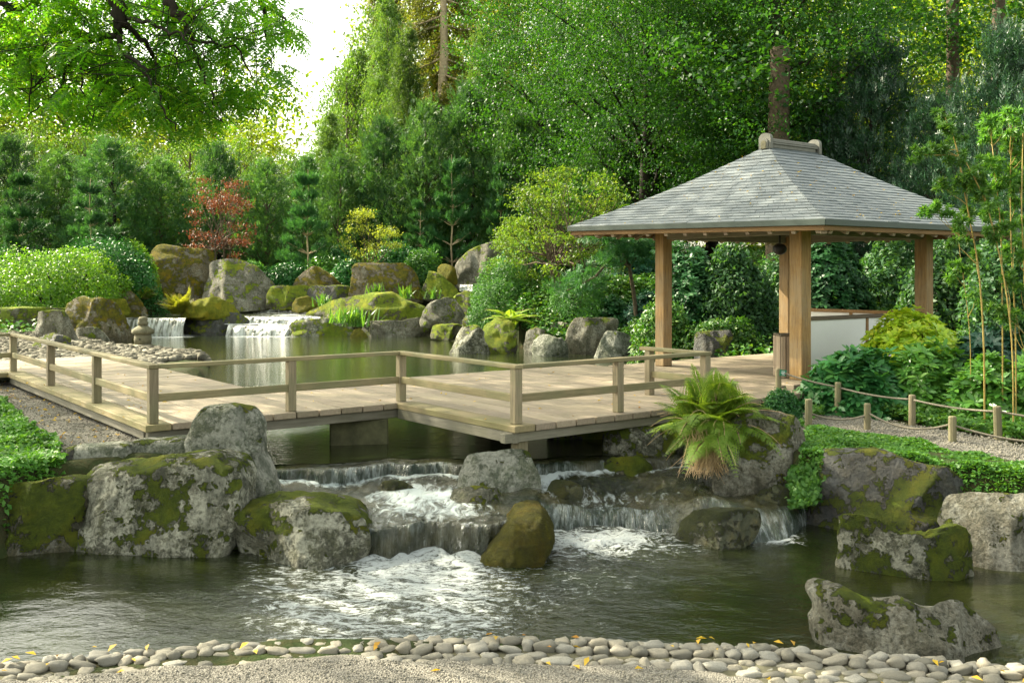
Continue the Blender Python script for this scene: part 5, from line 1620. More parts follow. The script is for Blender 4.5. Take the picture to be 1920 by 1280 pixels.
# ------------------------------------------------------------------ shrubs
def mound(name, px, ytop, ybot, hw, d, mat, leaf, n, label, depth=None, asp=.45, jitter=.10, cat='shrub', lump=.12, whorl=0, group=None, seed=None, sq=1.0):
    """dome of leaves standing on the ground"""
    r = np.random.default_rng(seed or (int(px * 7 + ytop)))
    zb = CAMZ - (ybot - HOR) * d / F
    ztop = CAMZ - (ytop - HOR) * d / F
    x = (px - 960) * d / F
    W = hw * d / F; H = ztop - zb; D = (depth or W * .8)
    if whorl:
        nn = n // whorl
    else: nn = n
    u = r.normal(size=(nn, 3)); u[:, 2] = np.abs(u[:, 2]) - .15; u = unit(u)
    if sq != 1.0: u = np.sign(u) * np.abs(u) ** sq
    lumpn = 1 + lump * fbm(u * 2.2 + (seed or px), 3)
    q = r.uniform(0, 1, nn) ** .16
    c = u * np.array([W, D, H]) * (lumpn * q)[:, None]
    N = unit(u / np.array([W, D, H]) + 1e-6)
    e_loc = np.array([x, d + D * .55, max(zb, -99)])
    if whorl:
        P, T_, NN, S_ = [], [], [], []
        ax = unit(N * .7 + np.array([0, -.1, .75]) + r.normal(size=(nn, 3)) * .28)
        s1_ = unit(np.cross(ax, r.normal(size=(nn, 3))))
        s2_ = np.cross(ax, s1_)
        for k in range(whorl):
            a = 2 * math.pi * k / whorl + r.uniform(-.2, .2, nn)
            el = r.uniform(-.05, .65, nn)
            t = unit(s1_ * np.cos(a)[:, None] + s2_ * np.sin(a)[:, None] + ax * el[:, None])
            l = leaf * r.uniform(.75, 1.2, nn)
            P.append(c + t * (l * .55)[:, None]); T_.append(t); NN.append(unit(ax - t * el[:, None])); S_.append(l)
        V, Fc = leaf_geo6(np.concatenate(P), np.concatenate(T_), np.concatenate(NN), np.concatenate(S_), asp * 1.05, .05)
    else:
        NN = unit(N * .9 + r.normal(size=(nn, 3)) * .65 + np.array([0, 0, .25]))
        T_ = unit(np.cross(NN, r.normal(size=(nn, 3))) + N * .5)
        V, Fc = leaf_geo(c + r.normal(size=(nn, 3)) * leaf * .4, T_, NN, leaf * r.uniform(.7, 1.3, nn), asp, .1)
    e = tag(empty(name, tuple(e_loc)), label, cat, group)
    me = np_mesh('foliage', V, Fc, False, [LM[mat]])
    o = bpy.data.objects.new('foliage', me); COL.objects.link(o); o.parent = e
    # branching frame inside, seen where the leaves open
    st = []
    for k in range(7):
        a = r.uniform(0, 6.28)
        st.append((wander((0, 0, -.2), (math.cos(a) * W * .6, math.sin(a) * D * .6, H * .7), 5, .08, r), np.linspace(.03, .01, 5) * max(.5, W), 5))
    o = bpy.data.objects.new('stem', tree_mesh_trunk('stem', st, M['bark_dark'])); COL.objects.link(o); o.parent = e
    return e
mound('clipped_hedge', 78, 476, 596, 128, 33.2, 'box', .10, 26000, 'big rounded bright green clipped hedge by the left frame edge', 1.9, lump=.26, sq=.85)
mound('clipped_hedge', 172, 448, 575, 112, 35.8, 'glossy', .12, 18000, 'darker glossy hedge rising behind the bright clipped hedge', 1.7, lump=.22, sq=.85)
mound('clipped_hedge', 243, 452, 565, 45, 37.4, 'box', .10, 8000, 'small clipped hedge touching the tallest square-cut rock', 1.0, lump=.08)
mound('clipped_hedge', 20, 452, 560, 70, 37, 'glossy', .11, 9000, 'back hedge seen above the big rounded hedge', 1.0)
mound('shrub', 535, 492, 535, 52, 40.2, 'glossy', .13, 7000, 'dark green shrub between the grey and the triangular rock', 1.0)
mound('shrub', 468, 488, 520, 25, 40.5, 'rhodo_light', .12, 2500, 'pale shrub tuft left of the dark green shrub', .7)
mound('shrub', 600, 478, 530, 38, 41, 'rhodo_light', .14, 4500, 'light green shrub behind the triangular rock', .9)
mound('shrub', 655, 484, 540, 42, 40, 'glossy', .12, 6000, 'bright green shrub left of the broad flat-topped rock', .9)
mound('shrub', 642, 460, 500, 33, 42, 'rhodo_dark', .14, 3500, 'rounded shrub beneath the golden maple', .9)
mound('shrub', 745, 455, 520, 55, 41, 'rhodo_dark', .14, 7000, 'large dark shrub above the broad flat-topped rock', 1.2)
mound('shrub', 790, 468, 540, 45, 40, 'dissect', .12, 6000, 'green shrub spilling right of the broad flat-topped rock', 1.1)
mound('shrub', 700, 470, 510, 30, 42, 'rhodo_light', .12, 3000, 'small shrub directly under the golden leaves', .8)
mound('dissected_maple', 945, 490, 605, 66, 29.5, 'dissect', .10, 22000, 'weeping dissected maple mound, deep green, above the pond rocks', 1.0, asp=.22, lump=.2)
mound('shrub', 985, 455, 520, 60, 33, 'rhodo_dark', .13, 7000, 'dark rhododendron behind the weeping maple', 1.0, whorl=5)
mound('shrub', 1090, 530, 600, 70, 27.8, 'dissect', .09, 12000, 'brownish low maple mound above the ivy bank', .9, asp=.22, lump=.2)
mound('shrub', 1150, 560, 640, 60, 27.5, 'rhodo_shaded', .13, 7000, 'dark shrub behind the biggest pale stone', .9, whorl=5)
mound('shrub', 1210, 600, 672, 38, 25.5, 'ivy', .10, 5000, 'ivy shrub beside the front left pavilion post', .8)
mound('shrub', 1215, 545, 640, 45, 27, 'rhodo_blue', .13, 5000, 'blue-green shrub left of the pavilion post', .8, whorl=5)
# bank of shrubs behind the boardwalk, left of the back posts
mound('shrub', 1300, 470, 690, 80, 24, 'rhodo_shaded', .13, 16000, 'tall dark rhododendron behind the boardwalk left of centre under the roof', 1.0, whorl=5)
mound('shrub', 1395, 470, 690, 85, 23.5, 'yew', .14, 16000, 'dense dark hedge bush beside the rear pavilion post', 1.0)
mound('shrub', 1250, 560, 690, 60, 22.5, 'ivy', .11, 8000, 'low leafy bush behind the left pavilion post', .8)
mound('shrub', 1360, 600, 690, 90, 22.0, 'ivy', .10, 9000, 'low bright undergrowth along the back edge of the boardwalk', .6)
mound('shrub', 1470, 480, 690, 60, 25, 'yew', .13, 9000, 'dark hedge bush directly behind the front pavilion post', .9)
mound('shrub', 1560, 430, 640, 90, 27, 'rhodo_shaded', .15, 11000, 'dark shrub seen through the pavilion above the white wall', 1.2, whorl=5)
mound('shrub', 1690, 440, 650, 90, 28, 'yew', .15, 9000, 'deep shade shrub behind the right-hand pavilion post', 1.2)
mound('shrub', 1800, 420, 680, 90, 22, 'yew', .14, 12000, 'dark bush behind the golden canes', 1.0)
mound('shrub', 1930, 400, 700, 100, 20, 'yew', .13, 12000, 'dark bush at the right frame edge behind the canes', 1.0)
mound('shrub', 1190, 420, 560, 55, 31, 'rhodo_blue', .15, 7000, 'blue-green shrub under the left eave', .9, whorl=5)
mound('shrub', 1120, 470, 600, 60, 32, 'rhodo_shaded', .14, 7000, 'dark shrub behind the arching maple stems', .9, whorl=5)
# rhododendrons at the right
RH_ = dict(whorl=7, lump=.16)
mound('rhododendron', 1735, 583, 700, 88, 14.3, 'rhodo_gold', .10, 8400, 'golden-green rhododendron in front of the white wall', .75, asp=.5, **RH_)
mound('rhododendron', 1625, 668, 790, 112, 13.2, 'rhodo_dark', .155, 6200, 'dark green rhododendron beside the white pavilion wall', .65, asp=.34, **RH_)
mound('rhododendron', 1755, 655, 800, 92, 13.2, 'rhodo_light', .145, 5600, 'light green rhododendron below the golden one', .6, asp=.34, **RH_)
mound('rhododendron', 1880, 618, 760, 80, 13.4, 'rhodo_blue', .16, 4200, 'blue-green rhododendron at the right frame edge', .6, asp=.36, **RH_)
mound('rhododendron', 1890, 680, 812, 85, 12.4, 'rhodo_light', .14, 4800, 'bright rhododendron nearest the thick grey stake', .5, asp=.34, **RH_)
mound('rhododendron', 1560, 712, 790, 50, 13.3, 'rhodo_dark', .13, 2200, 'small dark rhododendron behind the first far stake', .35, asp=.36, **RH_)
mound('rhododendron', 1985, 640, 820, 80, 12.2, 'rhodo_light', .14, 3600, 'rhododendron cut by the right frame edge', .5, asp=.34, **RH_)
mound('rounded_bush', 1470, 733, 790, 37, 12.5, 'rhodo_dark', .045, 7000, 'small clipped dark bush at the foot of the signed stake', .24, asp=.4, lump=.05)

def leaf_carpet(name, poly, n, leaf, mat, label, hgt=.06, asp=.6, zf=None, dens=None):
    poly = np.asarray(poly, float)
    x0, y0 = poly.min(0); x1, y1 = poly.max(0)
    P = np.stack([rng.uniform(x0, x1, n * 4), rng.uniform(y0, y1, n * 4)], -1)
    d = polydist(P, poly) + .06 * fbm(np.stack([P[:, 0] * 3, P[:, 1] * 3, P[:, 0] * 0], -1), 2)
    P = P[d < 0][:n]
    m = len(P)
    z = (ground_h(P[:, 0], P[:, 1]) if zf is None else zf(P[:, 0], P[:, 1])) + hgt * rng.uniform(.15, 1, m) + .05 * fbm(np.stack([P[:, 0] * 2.5, P[:, 1] * 2.5, P[:, 0] * 0], -1), 3)
    C = np.stack([P[:, 0], P[:, 1], z], -1)
    N = unit(rng.normal(size=(m, 3)) * .45 + np.array([0, -.15, 1]))
    T_ = unit(np.cross(N, rng.normal(size=(m, 3))))
    V, Fc = leaf_geo(C, T_, N, leaf * rng.uniform(.6, 1.35, m), asp, .12)
    me = np_mesh(name, V, Fc, False, [LM[mat]])
    return tag(mk(name, me), label, kind='stuff')
RC = [uxy(1480, 925, -.27), uxy(1475, 880, -.27), uxy(1500, 835, -.27), uxy(1520, 812, -.27), uxy(1640, 822, -.27), uxy(1800, 848, -.27), uxy(1960, 870, -.27), uxy(2200, 930, -.27), uxy(2150, 1000, -.5), uxy(1960, 965, -.5), uxy(1880, 945, -.5), uxy(1800, 905, -.40), uxy(1640, 862, -.27), uxy(1560, 862, -.27), uxy(1515, 900, -.27)]
leaf_carpet('ground_cover', RC, 30000, .052, 'cover', 'low leafy carpet between the gravel path and the dark mossy boulder', .035)
RC2 = [uxy(1395, 800, -.27), uxy(1400, 772, -.27), uxy(1450, 775, -.27), uxy(1500, 790, -.27), uxy(1512, 806, -.27), uxy(1440, 800, -.27)]
leaf_carpet('ground_cover', RC2, 3000, .05, 'cover', 'ground cover behind the speckled boulder', .08)
LC = [uxy(-80, 745, -.27), uxy(0, 750, -.27), uxy(40, 790, -.27), uxy(100, 835, -.27), uxy(140, 885, -.27), uxy(110, 900, -.27), uxy(-80, 902, -.27)]
leaf_carpet('ground_cover', LC, 20000, .062, 'cover', 'bright leafy carpet beside the left gravel', .09)
BG = [uxy(1515, 795, -.27), uxy(1530, 772, -.27), uxy(1600, 760, -.27), uxy(2100, 790, -.27), uxy(2200, 895, -.27), uxy(1960, 846, -.27), uxy(1800, 812, -.27), uxy(1650, 786, -.27), uxy(1560, 776, -.27)]
leaf_carpet('ground_cover', BG, 16000, .07, 'cover', 'leafy undergrowth behind the far rope', .16)
# ground cover hanging over the bank edge
def drape_leaves():
    r = np.random.default_rng(5)
    P = []
    for k in range(3600):
        t = r.uniform(0, 1); s = r.uniform(0, 1)
        top = np.array([(1478 + 62 * s), 880 - 30 * s]); bot = np.array([1490 + 38 * s, 952 - 10 * s])
        px, py = top + (bot - top) * t
        d = 10.05 + .55 * (1 - t) + .12 * r.normal()
        q = Q(px + r.normal() * 5, py, d); P.append(q)
    P = np.array(P); n = len(P)
    N = unit(rng.normal(size=(n, 3)) * .5 + np.array([-.2, -1, .6]))
    T_ = unit(np.cross(N, rng.normal(size=(n, 3))) + np.array([0, 0, -.5]))
    V, Fc = leaf_geo(P, T_, N, .05 * rng.uniform(.7, 1.3, n), .6, .12)
    tag(mk('ground_cover', np_mesh('ground_cover', V, Fc, False, [LM['cover']])), 'ground cover trailing down between the two boulders', kind='stuff')
drape_leaves()
# ivy bank above the right pond rocks
IV = [uxy(950, 640, -.3), (.2, 28.5), (.6, 31), (3.5, 33), (7, 31), (6, 27), (4.2, 25.3), (3.2, 25.6), (1.4, 26.6), (.6, 26.8)]
def ivz(x, y): return -.25 + 1.5 * sstep(y, 26.2, 30.5) + .15 * sstep(x, 3, 5)
leaf_carpet('ivy', IV, 30000, .13, 'ivy', 'ivy bank sloping down to the pond rocks', .30, zf=ivz)
me_ = []
gx, gy = np.meshgrid(np.linspace(.2, 7.5, 40), np.linspace(26, 33.5, 40))
d_ = polydist(np.stack([gx.ravel(), gy.ravel()], -1), IV).reshape(gx.shape)
zz_ = np.where(d_ < .1, ivz(gx, gy) - .02, -1.5)
tag(mk('ground_bank', np_mesh('ground_bank', np.stack([gx, gy, zz_], -1), grid_faces(40, 40), True, [M['ground']])), kind='structure')
# grass and low growth on the far bank
FB = [(-16, 40), (-15, 34), (-13.8, 31), (-16, 27), (-30, 25), (-34, 60), (20, 60), (20, 34), (7, 33), (.8, 34.5), (-1, 36), (-1.5, 42), (-9, 42.5)]
leaf_carpet('undergrowth', FB, 50000, .16, 'ivy', 'low undergrowth on the far bank', .35)
FB2 = [(4.2, 20.5), (4.4, 25), (8, 33), (30, 33), (30, 12), (9.8, 14), (10.5, 18), (8.5, 20.5)]
leaf_carpet('undergrowth', FB2, 40000, .13, 'ivy', 'low undergrowth behind the pavilion', .35)

# ------------------------------------------------------------------ fern, sword leaves, canes
def frond_geo(base, dir_, L, W, droop, r, npin=24, sub=False):
    P, T_, N, S_ = [], [], [], []
    d = np.array(dir_, float); d /= np.linalg.norm(d)
    side = np.cross(d, (0, 0, 1)); side /= np.linalg.norm(side) + 1e-9
    prev = None
    for k in range(1, npin):
        t = k / npin
        p = np.array(base) + d * L * t + np.array([0, 0, -1]) * droop * L * t * t
        tan = d * L + np.array([0, 0, -2 * droop * L * t]); tan /= np.linalg.norm(tan)
        w = W * math.sin(math.pi * min(1, t * .8 + .17)) ** .8 * (1.05 - t * .7)
        nn = np.cross(side, tan)
        for s in (-1, 1):
            v = side * s * .9 + tan * .45 + np.array([0, 0, -.15])
            v /= np.linalg.norm(v)
            nv = nn / (np.linalg.norm(nn) + 1e-9) + r.normal(size=3) * .15
            if sub:
                sd2 = np.cross(v, nv)
                for j in range(1, 7):
                    tj = j / 6.5
                    for s2 in (-1, 1):
                        v2 = sd2 * s2 + v * .5
                        ll = w * .34 * (1.1 - tj)
                        P.append(p + v * w * tj + v2 * ll * .4); T_.append(v2); N.append(nv); S_.append(ll)
            else:
                P.append(p + v * w * .5); T_.append(v); N.append(nv); S_.append(w * r.uniform(.85, 1.1))
    return P, T_, N, S_
def fern(loc, n, L, W, mat, label, name='fern', seed=1, elev=(.5, 1.4), droop=.45, sub=False, skirt=0.0):
    r = np.random.default_rng(seed)
    e = tag(empty(name, loc), label, 'fern')
    P, T_, N, S_, st = [], [], [], [], []
    for k in range(n):
        a = r.uniform(0, 6.28); el = r.uniform(*elev)
        d = np.array([math.cos(a) * math.cos(el), math.sin(a) * math.cos(el), math.sin(el)])
        l = L * r.uniform(.65, 1.1); dr = droop
        if r.uniform() < skirt:
            el = r.uniform(.1, .8); l *= .78; dr = droop * 1.35
            d = np.array([math.cos(a) * math.cos(el), math.sin(a) * math.cos(el), math.sin(el)])
        b = np.array([r.normal() * .08, r.normal() * .06, 0]) * L
        q = frond_geo(b, d, l, W, dr * r.uniform(.7, 1.3), r, sub=sub)
        for x, y in zip((P, T_, N, S_), q): x += y
        t = np.linspace(0, .95, 7)[:, None]
        st.append((b + d * l * t + np.array([0, 0, -1]) * dr * l * t * t, np.linspace(.004, .0015, 7) * L * 1.2, 3))
    V, Fc = leaf_geo(np.array(P), np.array(T_), np.array(N), np.array(S_), .55 if sub else .22, .05)
    o = bpy.data.objects.new('fronds', np_mesh('fronds', V, Fc, False, [LM[mat]])); COL.objects.link(o); o.parent = e
    o = bpy.data.objects.new('stalks', tree_mesh_trunk('stalks', st, M['straw'])); COL.objects.link(o); o.parent = e
    return e
fb = Q(1338, 806, 10.95)
fe = fern(tuple(fb), 105, 1.12, .30, 'fern', 'large feathery light green fern growing over the stone at the deck edge', seed=3, elev=(.65, 1.5), droop=.50, sub=True, skirt=.34)
# dead hanging stalks
st = []
r = np.random.default_rng(9)
for k in range(230):
    a = Q(1332 + r.normal() * 20, 810 + r.uniform(-10, 15), 10.62 + r.normal() * .06)
    b = Q(1325 + r.normal() * 21, 882 + r.normal() * 8, 10.45 + r.normal() * .06)
    L0 = np.array(a - fb); L1 = np.array(b - fb)
    st.append((wander(L0, L1, 4, .02, r), [.003, .003, .0025, .002], 3))
o = bpy.data.objects.new('dead_stalks', tree_mesh_trunk('dead_stalks', st, M['straw'])); COL.objects.link(o); o.parent = fe; o['kind'] = 'stuff'
q = Q(336, 590, 35.2); fern(tuple(q), 60, 1.35, .26, 'fern_y', 'yellowing fern on the midstream rock', seed=4, elev=(.7, 1.5), droop=.35, sub=True)
q = Q(272, 560, 36.0); fern(tuple(q), 30, .9, .22, 'fern', 'small fern below the narrow leaning stone', seed=5)
q = Q(955, 600, 27.6); fern(tuple(q), 26, 1.0, .24, 'fern', 'pale fern fronds at the left end of the ivy bank', seed=6, elev=(.2, 1.0))
q = Q(1270, 640, 19.8)

def swords(px, py, d, n, L, w, mat, label, seed):
    r = np.random.default_rng(seed)
    loc = Q(px, py, d)
    V, Fc = [], []
    for k in range(n):
        a = r.uniform(0, 6.28); el = r.uniform(.9, 1.5); l = L * r.uniform(.6, 1.1)
        dd = np.array([math.cos(a) * math.cos(el), math.sin(a) * math.cos(el), math.sin(el)])
        side = np.array([-math.sin(a + .4), math.cos(a + .4), 0]) * w / 2
        b = np.array([r.normal(), r.normal() * .6, 0]) * L * .22
        i0 = len(V)
        for t, ww in ((0, 1), (.5, .9), (.85, .5), (1, .05)):
            p = b + dd * l * t + np.array([0, 0, -.25 * l * t * t])
            V += [p - side * ww, p + side * ww]
        for j in range(3): Fc.append([i0 + 2 * j, i0 + 2 * j + 1, i0 + 2 * j + 3, i0 + 2 * j + 2])
    o = bpy.data.objects.new('sword_leaf_clump', np_mesh('sword_leaf_clump', np.array(V), np.array(Fc), False, [LM[mat]]))
    o.location = loc; COL.objects.link(o)
    return tag(o, label, 'plant', 'sword-leaved plants among the rocks')
swords(672, 612, 33.9, 70, .95, .06, 'iris', 'tall sword-leaved clump in front of the long low mossy rock', 1)
swords(640, 606, 33.9, 30, .8, .06, 'iris', 'smaller sword-leaved clump left of the tall one', 2)
swords(605, 575, 36.5, 40, .7, .05, 'iris', 'sword-leaved tuft beside the moss dome', 3)
swords(705, 552, 36, 40, .6, .05, 'iris', 'grassy tuft at the foot of the broad flat-topped rock', 4)
swords(762, 560, 35.5, 30, .75, .05, 'iris', 'sword-leaved tuft right of the broad flat-topped rock', 5)
swords(812, 560, 35.5, 30, .6, .05, 'iris', 'grassy tuft above the fluted rock', 6)

# golden canes with tufts of leaves
def cane(path_px, d, r0, label, tufts, seed):
    r = np.random.default_rng(seed)
    pts = [Q(x, y, d + r.normal() * .05) for x, y in path_px]
    base = pts[0].copy(); base.z = gh(base.x, base.y)
    e = tag(empty('golden_cane', tuple(base)), label, 'plant', 'golden canes right of the pavilion')
    P = [np.array(base - base)] + [np.array(p - base) for p in pts]
    P = np.array(P)
    # smooth
    tt = np.linspace(0, len(P) - 1, 24)
    PP = np.stack([np.interp(tt, range(len(P)), P[:, k]) for k in range(3)], -1)
    for _ in range(3): PP[1:-1] = (PP[:-2] + PP[1:-1] * 2 + PP[2:]) / 4
    paths = [(PP, np.linspace(r0 * .72, r0 * .35, 24), 6)]
    C = []
    for (tx, ty) in tufts:
        q = np.array(Q(tx, ty, d + r.normal() * .12) - base)
        k = np.argmin(np.linalg.norm(PP - q, axis=1)); k = max(0, k - 2)
        paths.append((wander(PP[k], q, 5, .05, r), np.linspace(.006, .003, 5), 4))
        for _ in range(6): C.append(q + r.normal(size=3) * np.array([.06, .06, .04]))
    o = bpy.data.objects.new('cane', tree_mesh_trunk('cane', paths, M['cane'])); COL.objects.link(o); o.parent = e
    C = np.array(C); n = len(C) * 34
    c = np.repeat(C, 34, 0); T_ = unit(r.normal(size=(n, 3)) + np.array([0, 0, -.1]))
    N = unit(np.cross(T_, r.normal(size=(n, 3))) + np.array([0, 0, .5]))
    V, Fc = leaf_geo(c + T_ * .04, T_, N, .085 * r.uniform(.7, 1.3, n), .24, .04)
    o = bpy.data.objects.new('leaf_tuft', np_mesh('leaf_tuft', V, Fc, False, [LM['tuft']])); COL.objects.link(o); o.parent = e
cane([(1846, 640), (1836, 500), (1822, 430), (1808, 360), (1800, 300), (1790, 260), (1772, 220)], 12.0, .016, 'leaning cane whose tuft reaches highest left', [(1765, 212), (1778, 236), (1789, 262), (1770, 280), (1750, 278), (1733, 290), (1797, 300), (1800, 328), (1765, 348), (1812, 352), (1806, 420), (1790, 455), (1815, 400), (1830, 480)], 1)
cane([(1880, 620), (1878, 440), (1872, 380), (1866, 320), (1860, 270), (1857, 240)], 12.3, .013, 'upright cane with whorls left of the frame edge', [(1855, 228), (1848, 232), (1866, 222), (1850, 260), (1862, 300), (1855, 305), (1868, 340), (1858, 350), (1882, 250), (1880, 400), (1850, 400)], 2)
cane([(1905, 620), (1896, 470), (1895, 400), (1894, 330), (1897, 270)], 12.1, .014, 'straight cane close to the right frame edge', [(1890, 218), (1896, 235), (1905, 212), (1885, 270), (1893, 320), (1900, 335), (1888, 350), (1905, 380), (1893, 430), (1902, 460), (1912, 280), (1916, 300)], 3)
cane([(1900, 640), (1880, 500), (1862, 430), (1850, 380), (1830, 340), (1812, 305)], 11.8, .014, 'slanting cane crossing the leaning one', [(1826, 325), (1835, 350), (1845, 360), (1850, 385), (1840, 372), (1865, 420), (1868, 445), (1856, 430), (1885, 520)], 4)
cane([(1820, 640), (1812, 560), (1800, 480), (1796, 420)], 12.6, .008, 'thin short cane in front of the eave corner', [(1740, 395), (1755, 390), (1782, 400), (1800, 430), (1806, 500), (1830, 560), (1790, 515)], 5)
cane([(1925, 640), (1920, 500), (1915, 400), (1917, 300), (1918, 250)], 11.9, .014, 'cane half cut by the right frame edge', [(1915, 260), (1912, 350), (1916, 420), (1908, 480), (1915, 540), (1905, 590), (1888, 600), (1870, 580)], 6)

# pine bough reaching out below the left eave
def pine_bough():
    r = np.random.default_rng(31)
    root = Q(1195, 620, 27.0)
    root.z = gh(root.x, root.y)
    e = tag(empty('leaning_pine', tuple(root)), 'pine with one long bough sweeping down towards the ivy bank', 'tree')
    main = [root, Q(1190, 560, 27), Q(1180, 500, 26.6), Q(1150, 480, 26.3), Q(1115, 520, 26), Q(1085, 535, 25.8), Q(1062, 545, 25.6)]
    up = [Q(1180, 500, 26.6), Q(1200, 470, 26.4), Q(1225, 460, 26.2)]
    up2 = [Q(1180, 500, 26.6), Q(1165, 455, 26.5), Q(1130, 440, 26.3)]
    paths = []; C = []
    for pth, k0, r0 in ((main, 3, .07), (up, 1, .04), (up2, 1, .04)):
        P = np.array([np.array(p - root) for p in pth])
        tt = np.linspace(0, len(P) - 1, 16)
        PP = np.stack([np.interp(tt, range(len(P)), P[:, k]) for k in range(3)], -1)
        paths.append((PP, np.linspace(r0, .015, 16), 6))
        for q in PP[int(16 * k0 / len(P)):]:
            for _ in range(7): C.append(q + r.normal(size=3) * np.array([.26, .26, .12]))
    o = bpy.data.objects.new('trunk', tree_mesh_trunk('trunk', paths, M['bark'])); COL.objects.link(o); o.parent = e
    C = np.array(C); O = unit(r.normal(size=C.shape) + np.array([0, 0, .6]))
    o = bpy.data.objects.new('crown', np_mesh('crown', *sprays(C, O, 8, .10, .20, .14, .16, 0, r, .4, 9), False, [LM['pine']])); COL.objects.link(o); o.parent = e
pine_bough()

# ------------------------------------------------------------------ overhanging pinnate tree, top left
def overhang():
    r = np.random.default_rng(41)
    base = Vector((-9.5, 11.5, gh(-9.5, 11.5)))
    e = tag(empty('overhanging_tree', tuple(base)), 'tree with long pinnate leaves overhanging the upper left of the picture', 'tree')
    D = 9.0
    W = lambda x, y, dd=0.0: np.array(Q(x, y, D + dd) - base)
    crownj = W(60, -300, .6)
    paths = [(wander((0, 0, -.3), crownj, 10, .03, r), np.linspace(.24, .13, 10), 10)]
    def br(pts, r0, r1, ns=6, jit=.10):
        P = np.array(pts)
        tt = np.linspace(0, len(P) - 1, len(P) * 4)
        PP = np.stack([np.interp(tt, range(len(P)), P[:, k]) for k in range(3)], -1)
        PP[1:-1] += r.normal(size=PP[1:-1].shape) * .018
        paths.append((PP, np.linspace(r0, r1, len(PP)), ns)); return PP
    A = br([crownj, W(180, -200, .4), W(205, -60), W(215, 0), W(228, 35), W(222, 62)], .11, .045, 8)
    allp = []
    defs = [
     ([W(222, 62), W(190, 70, .1), W(160, 74, .2), W(140, 105, .3), W(120, 140, .3), W(95, 200, .2)], .032, .008),
     ([W(222, 62), W(224, 95, -.1), W(250, 118, -.2), W(275, 140, -.3), W(295, 185, -.3), W(330, 245, -.3)], .028, .006),
     ([W(226, 38), W(255, 65, .1), W(280, 95, .2), W(292, 120, .3), W(300, 165, .3), W(318, 215, .4)], .030, .006),
     ([W(240, 35), W(275, 38, -.2), W(305, 55, -.3), W(340, 68, -.4), W(355, 95, -.5)], .022, .006),
     ([crownj, W(280, -180, -.3), W(300, -20, -.3), W(330, 22, -.3), W(350, 50, -.3), W(362, 78, -.2), W(440, 85, 0)], .07, .008),
     ([W(335, 25, -.3), W(360, 35, -.2), W(385, 55, 0), W(395, 75, .2), W(430, 120, .3)], .02, .005),
     ([crownj, W(-30, -100, .3), W(10, 10, .4), W(36, 20, .4), W(38, 55, .4), W(30, 100, .5), W(20, 170, .5)], .06, .008),
     ([W(36, 20, .4), W(10, 40, .4), W(-10, 80, .4)], .018, .006),
     ([crownj, W(120, -120, .8), W(150, -10, .9), W(130, 45, 1), W(80, 80, 1.1), W(40, 150, 1.2)], .05, .007),
     ([crownj, W(420, -150, .6), W(480, -20, .8), W(500, 60, 1.0), W(510, 130, 1.1)], .06, .006),
     ([W(480, -20, .8), W(530, 30, .7), W(545, 80, .7)], .02, .005),
     ([W(295, 120, .3), W(250, 150, .5), W(215, 190, .6), W(200, 240, .6)], .014, .004),
     ([W(160, 74, .2), W(150, 130, .0), W(160, 190, 0), W(170, 240, 0)], .014, .004),
     ([W(95, 120, .3), W(60, 160, .1), W(50, 220, .1)], .012, .004),
     ([W(360, 80, -.2), W(380, 130, -.1), W(400, 190, 0), W(420, 230, 0)], .014, .004),
     ([crownj, W(-250, -200, -.5), W(-160, 0, -.6), W(-100, 120, -.6)], .05, .008),
     ([W(440, 85, 0), W(470, 140, .2), W(490, 190, .3), W(480, 230, .4)], .01, .004),
    ]
    for pts, a, b in defs: allp.append(br(pts, a, b, 5))
    # twigs and compound leaves
    P, T_, N, S_ = [], [], [], []
    def compound(p, d, L):
        d = d / np.linalg.norm(d)
        side = np.cross(d, r.normal(size=3) * .35 + np.array([0, 0, 1])); side /= np.linalg.norm(side)
        nn = np.cross(side, d)
        for k in range(1, 10):
            t = k / 9
            q = p + d * L * t + np.array([0, 0, -.30 * L * t * t])
            for s in ((-1, 1) if k < 9 else (0,)):
                v = side * s + d * .45 + np.array([0, 0, -.25]); v /= np.linalg.norm(v)
                l = L * .30 * math.sin(math.pi * (.2 + .72 * t)) ** .6
                P.append(q + v * l * .5); T_.append(v); N.append(nn + r.normal(size=3) * .15); S_.append(l)
    def env(px):   # lower limit of the foliage in the view
        return np.interp(px, [-150, 0, 100, 200, 290, 380, 440, 480, 530, 560], [250, 235, 225, 275, 265, 285, 240, 235, 210, 60])
    cnt = 0
    while cnt < 560:
        i = r.integers(len(allp)); PP = allp[i]
        k = r.integers(len(PP) // 4, len(PP))
        s = PP[k]
        off = r.normal(size=3) * np.array([.80, .6, .58]); off[1] = abs(off[1]) - .12
        q = s + off
        wq = q + np.array(base)
        if wq[1] < 6.5: continue
        px = 960 + wq[0] / wq[1] * F; py = HOR - (wq[2] - CAMZ) / wq[1] * F
        if py > env(px) - 45 or px > 555: continue
        if r.uniform() < .25: paths.append((wander(s, q, 5, .08, r), np.linspace(.006, .003, 5), 3))
        for _ in range(r.integers(3, 7)):
            d = np.array([r.normal() * .7, r.normal() * .7, -.35 + r.normal() * .35])
            compound(q + r.normal(size=3) * .05, d, r.uniform(.17, .31))
        cnt += 1
    V, Fc = leaf_geo(np.array(P), np.array(T_), np.array(N), np.array(S_), .34, .05)
    # added upper crown, unseen above the frame: placed and cut to shade the boardwalk
    shade_crown = []
    while len(shade_crown) < 330:
        q = r.uniform(-1, 1, 3)
        if (q ** 2).sum() > 1: continue
        w = np.array([-14.0, 20.0, 13.2]) + q * np.array([9.0, 7.5, 3.4])
        if w[0] > -17 and w[1] < 16.4: continue
        if w[2] > 2.6 + .276 * w[1] + 1.0: shade_crown.append(w - np.array(base))
    V2, F2 = blobs(np.array(shade_crown), 75, .55, .22, .5, r, .45, .8)
    V, Fc = join_geo([(V, Fc), (V2, F2)])
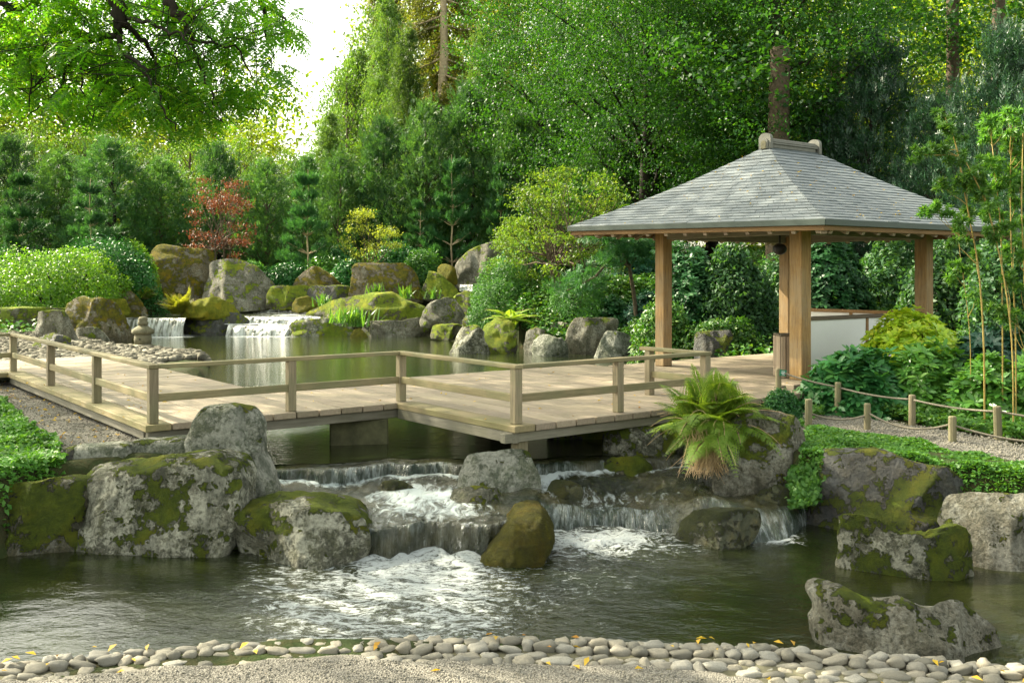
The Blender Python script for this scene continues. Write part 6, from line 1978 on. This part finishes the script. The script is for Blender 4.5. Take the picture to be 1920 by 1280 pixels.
    for q in shade_crown[::16]: paths.append((wander(crownj, q, 6, .08, r), np.linspace(.09, .02, 6), 5))
    o = bpy.data.objects.new('crown', np_mesh('crown', V, Fc, False, [LM['walnut']])); COL.objects.link(o); o.parent = e
    o = bpy.data.objects.new('trunk', tree_mesh_trunk('trunk', paths, M['bark_dark'])); COL.objects.link(o); o.parent = e
overhang()

# ------------------------------------------------------------------ fallen leaves
def fallen(name, pts, size, label):
    P = np.array(pts); n = len(P)
    N = unit(rng.normal(size=(n, 3)) * .25 + np.array([0, 0, 1]))
    T_ = unit(np.cross(N, rng.normal(size=(n, 3))))
    V, Fc = leaf_geo(P, T_, N, size * rng.uniform(.6, 1.4, n), .5, .10)
    return tag(mk(name, np_mesh(name, V, Fc, False, [LM['dead']])), label, kind='stuff')
pts = []
for _ in range(110):
    x = rng.uniform(-3.5, 3.5); y = rng.uniform(5.2, edge_y(x) - .05); pts.append((x, y, -.705 if y > edge_y(x) - edge_w(x) else -.735))
fallen('fallen_leaves', pts, .055, 'yellow leaves scattered on the cobbles and the near gravel')
pts = []
for _ in range(240):
    a_, b_ = rng.uniform(-.2, 9), rng.uniform(-2.3, 9)
    if (a_ < 2.2 and b_ > 0) or (a_ > 3.1 and b_ < 2.5) or (0 < a_ < 3.1 and 0 < b_ < 2.5):
        p = DK(a_, b_, .008); pts.append(tuple(p))
fallen('fallen_leaves', pts, .045, 'small yellow leaves lying on the boardwalk')
pts = []
for _ in range(130):
    fi = int(rng.integers(0, 2)); a_, b_, r0_, r1_ = faces4[fi]
    s, t = rng.uniform(.03, .97), rng.uniform(0, .9) ** 1.3
    p = roof_pt(a_, b_, r0_, r1_, s, t); pts.append((p.x, p.y, p.z + .028))
fallen('fallen_leaves', pts, .04, 'tiny yellow leaves on the slate roof')
P = np.stack([rng.uniform(-9, -3.4, 900), rng.uniform(9.5, 17, 900)], -1)
P = P[polydist(P, LEFT_GRAVEL) < -.05]
fallen('fallen_leaves', [(x, y, z + .05) for (x, y), z in zip(P, ground_h(P[:, 0], P[:, 1]))], .05, 'yellow leaves on the left gravel')
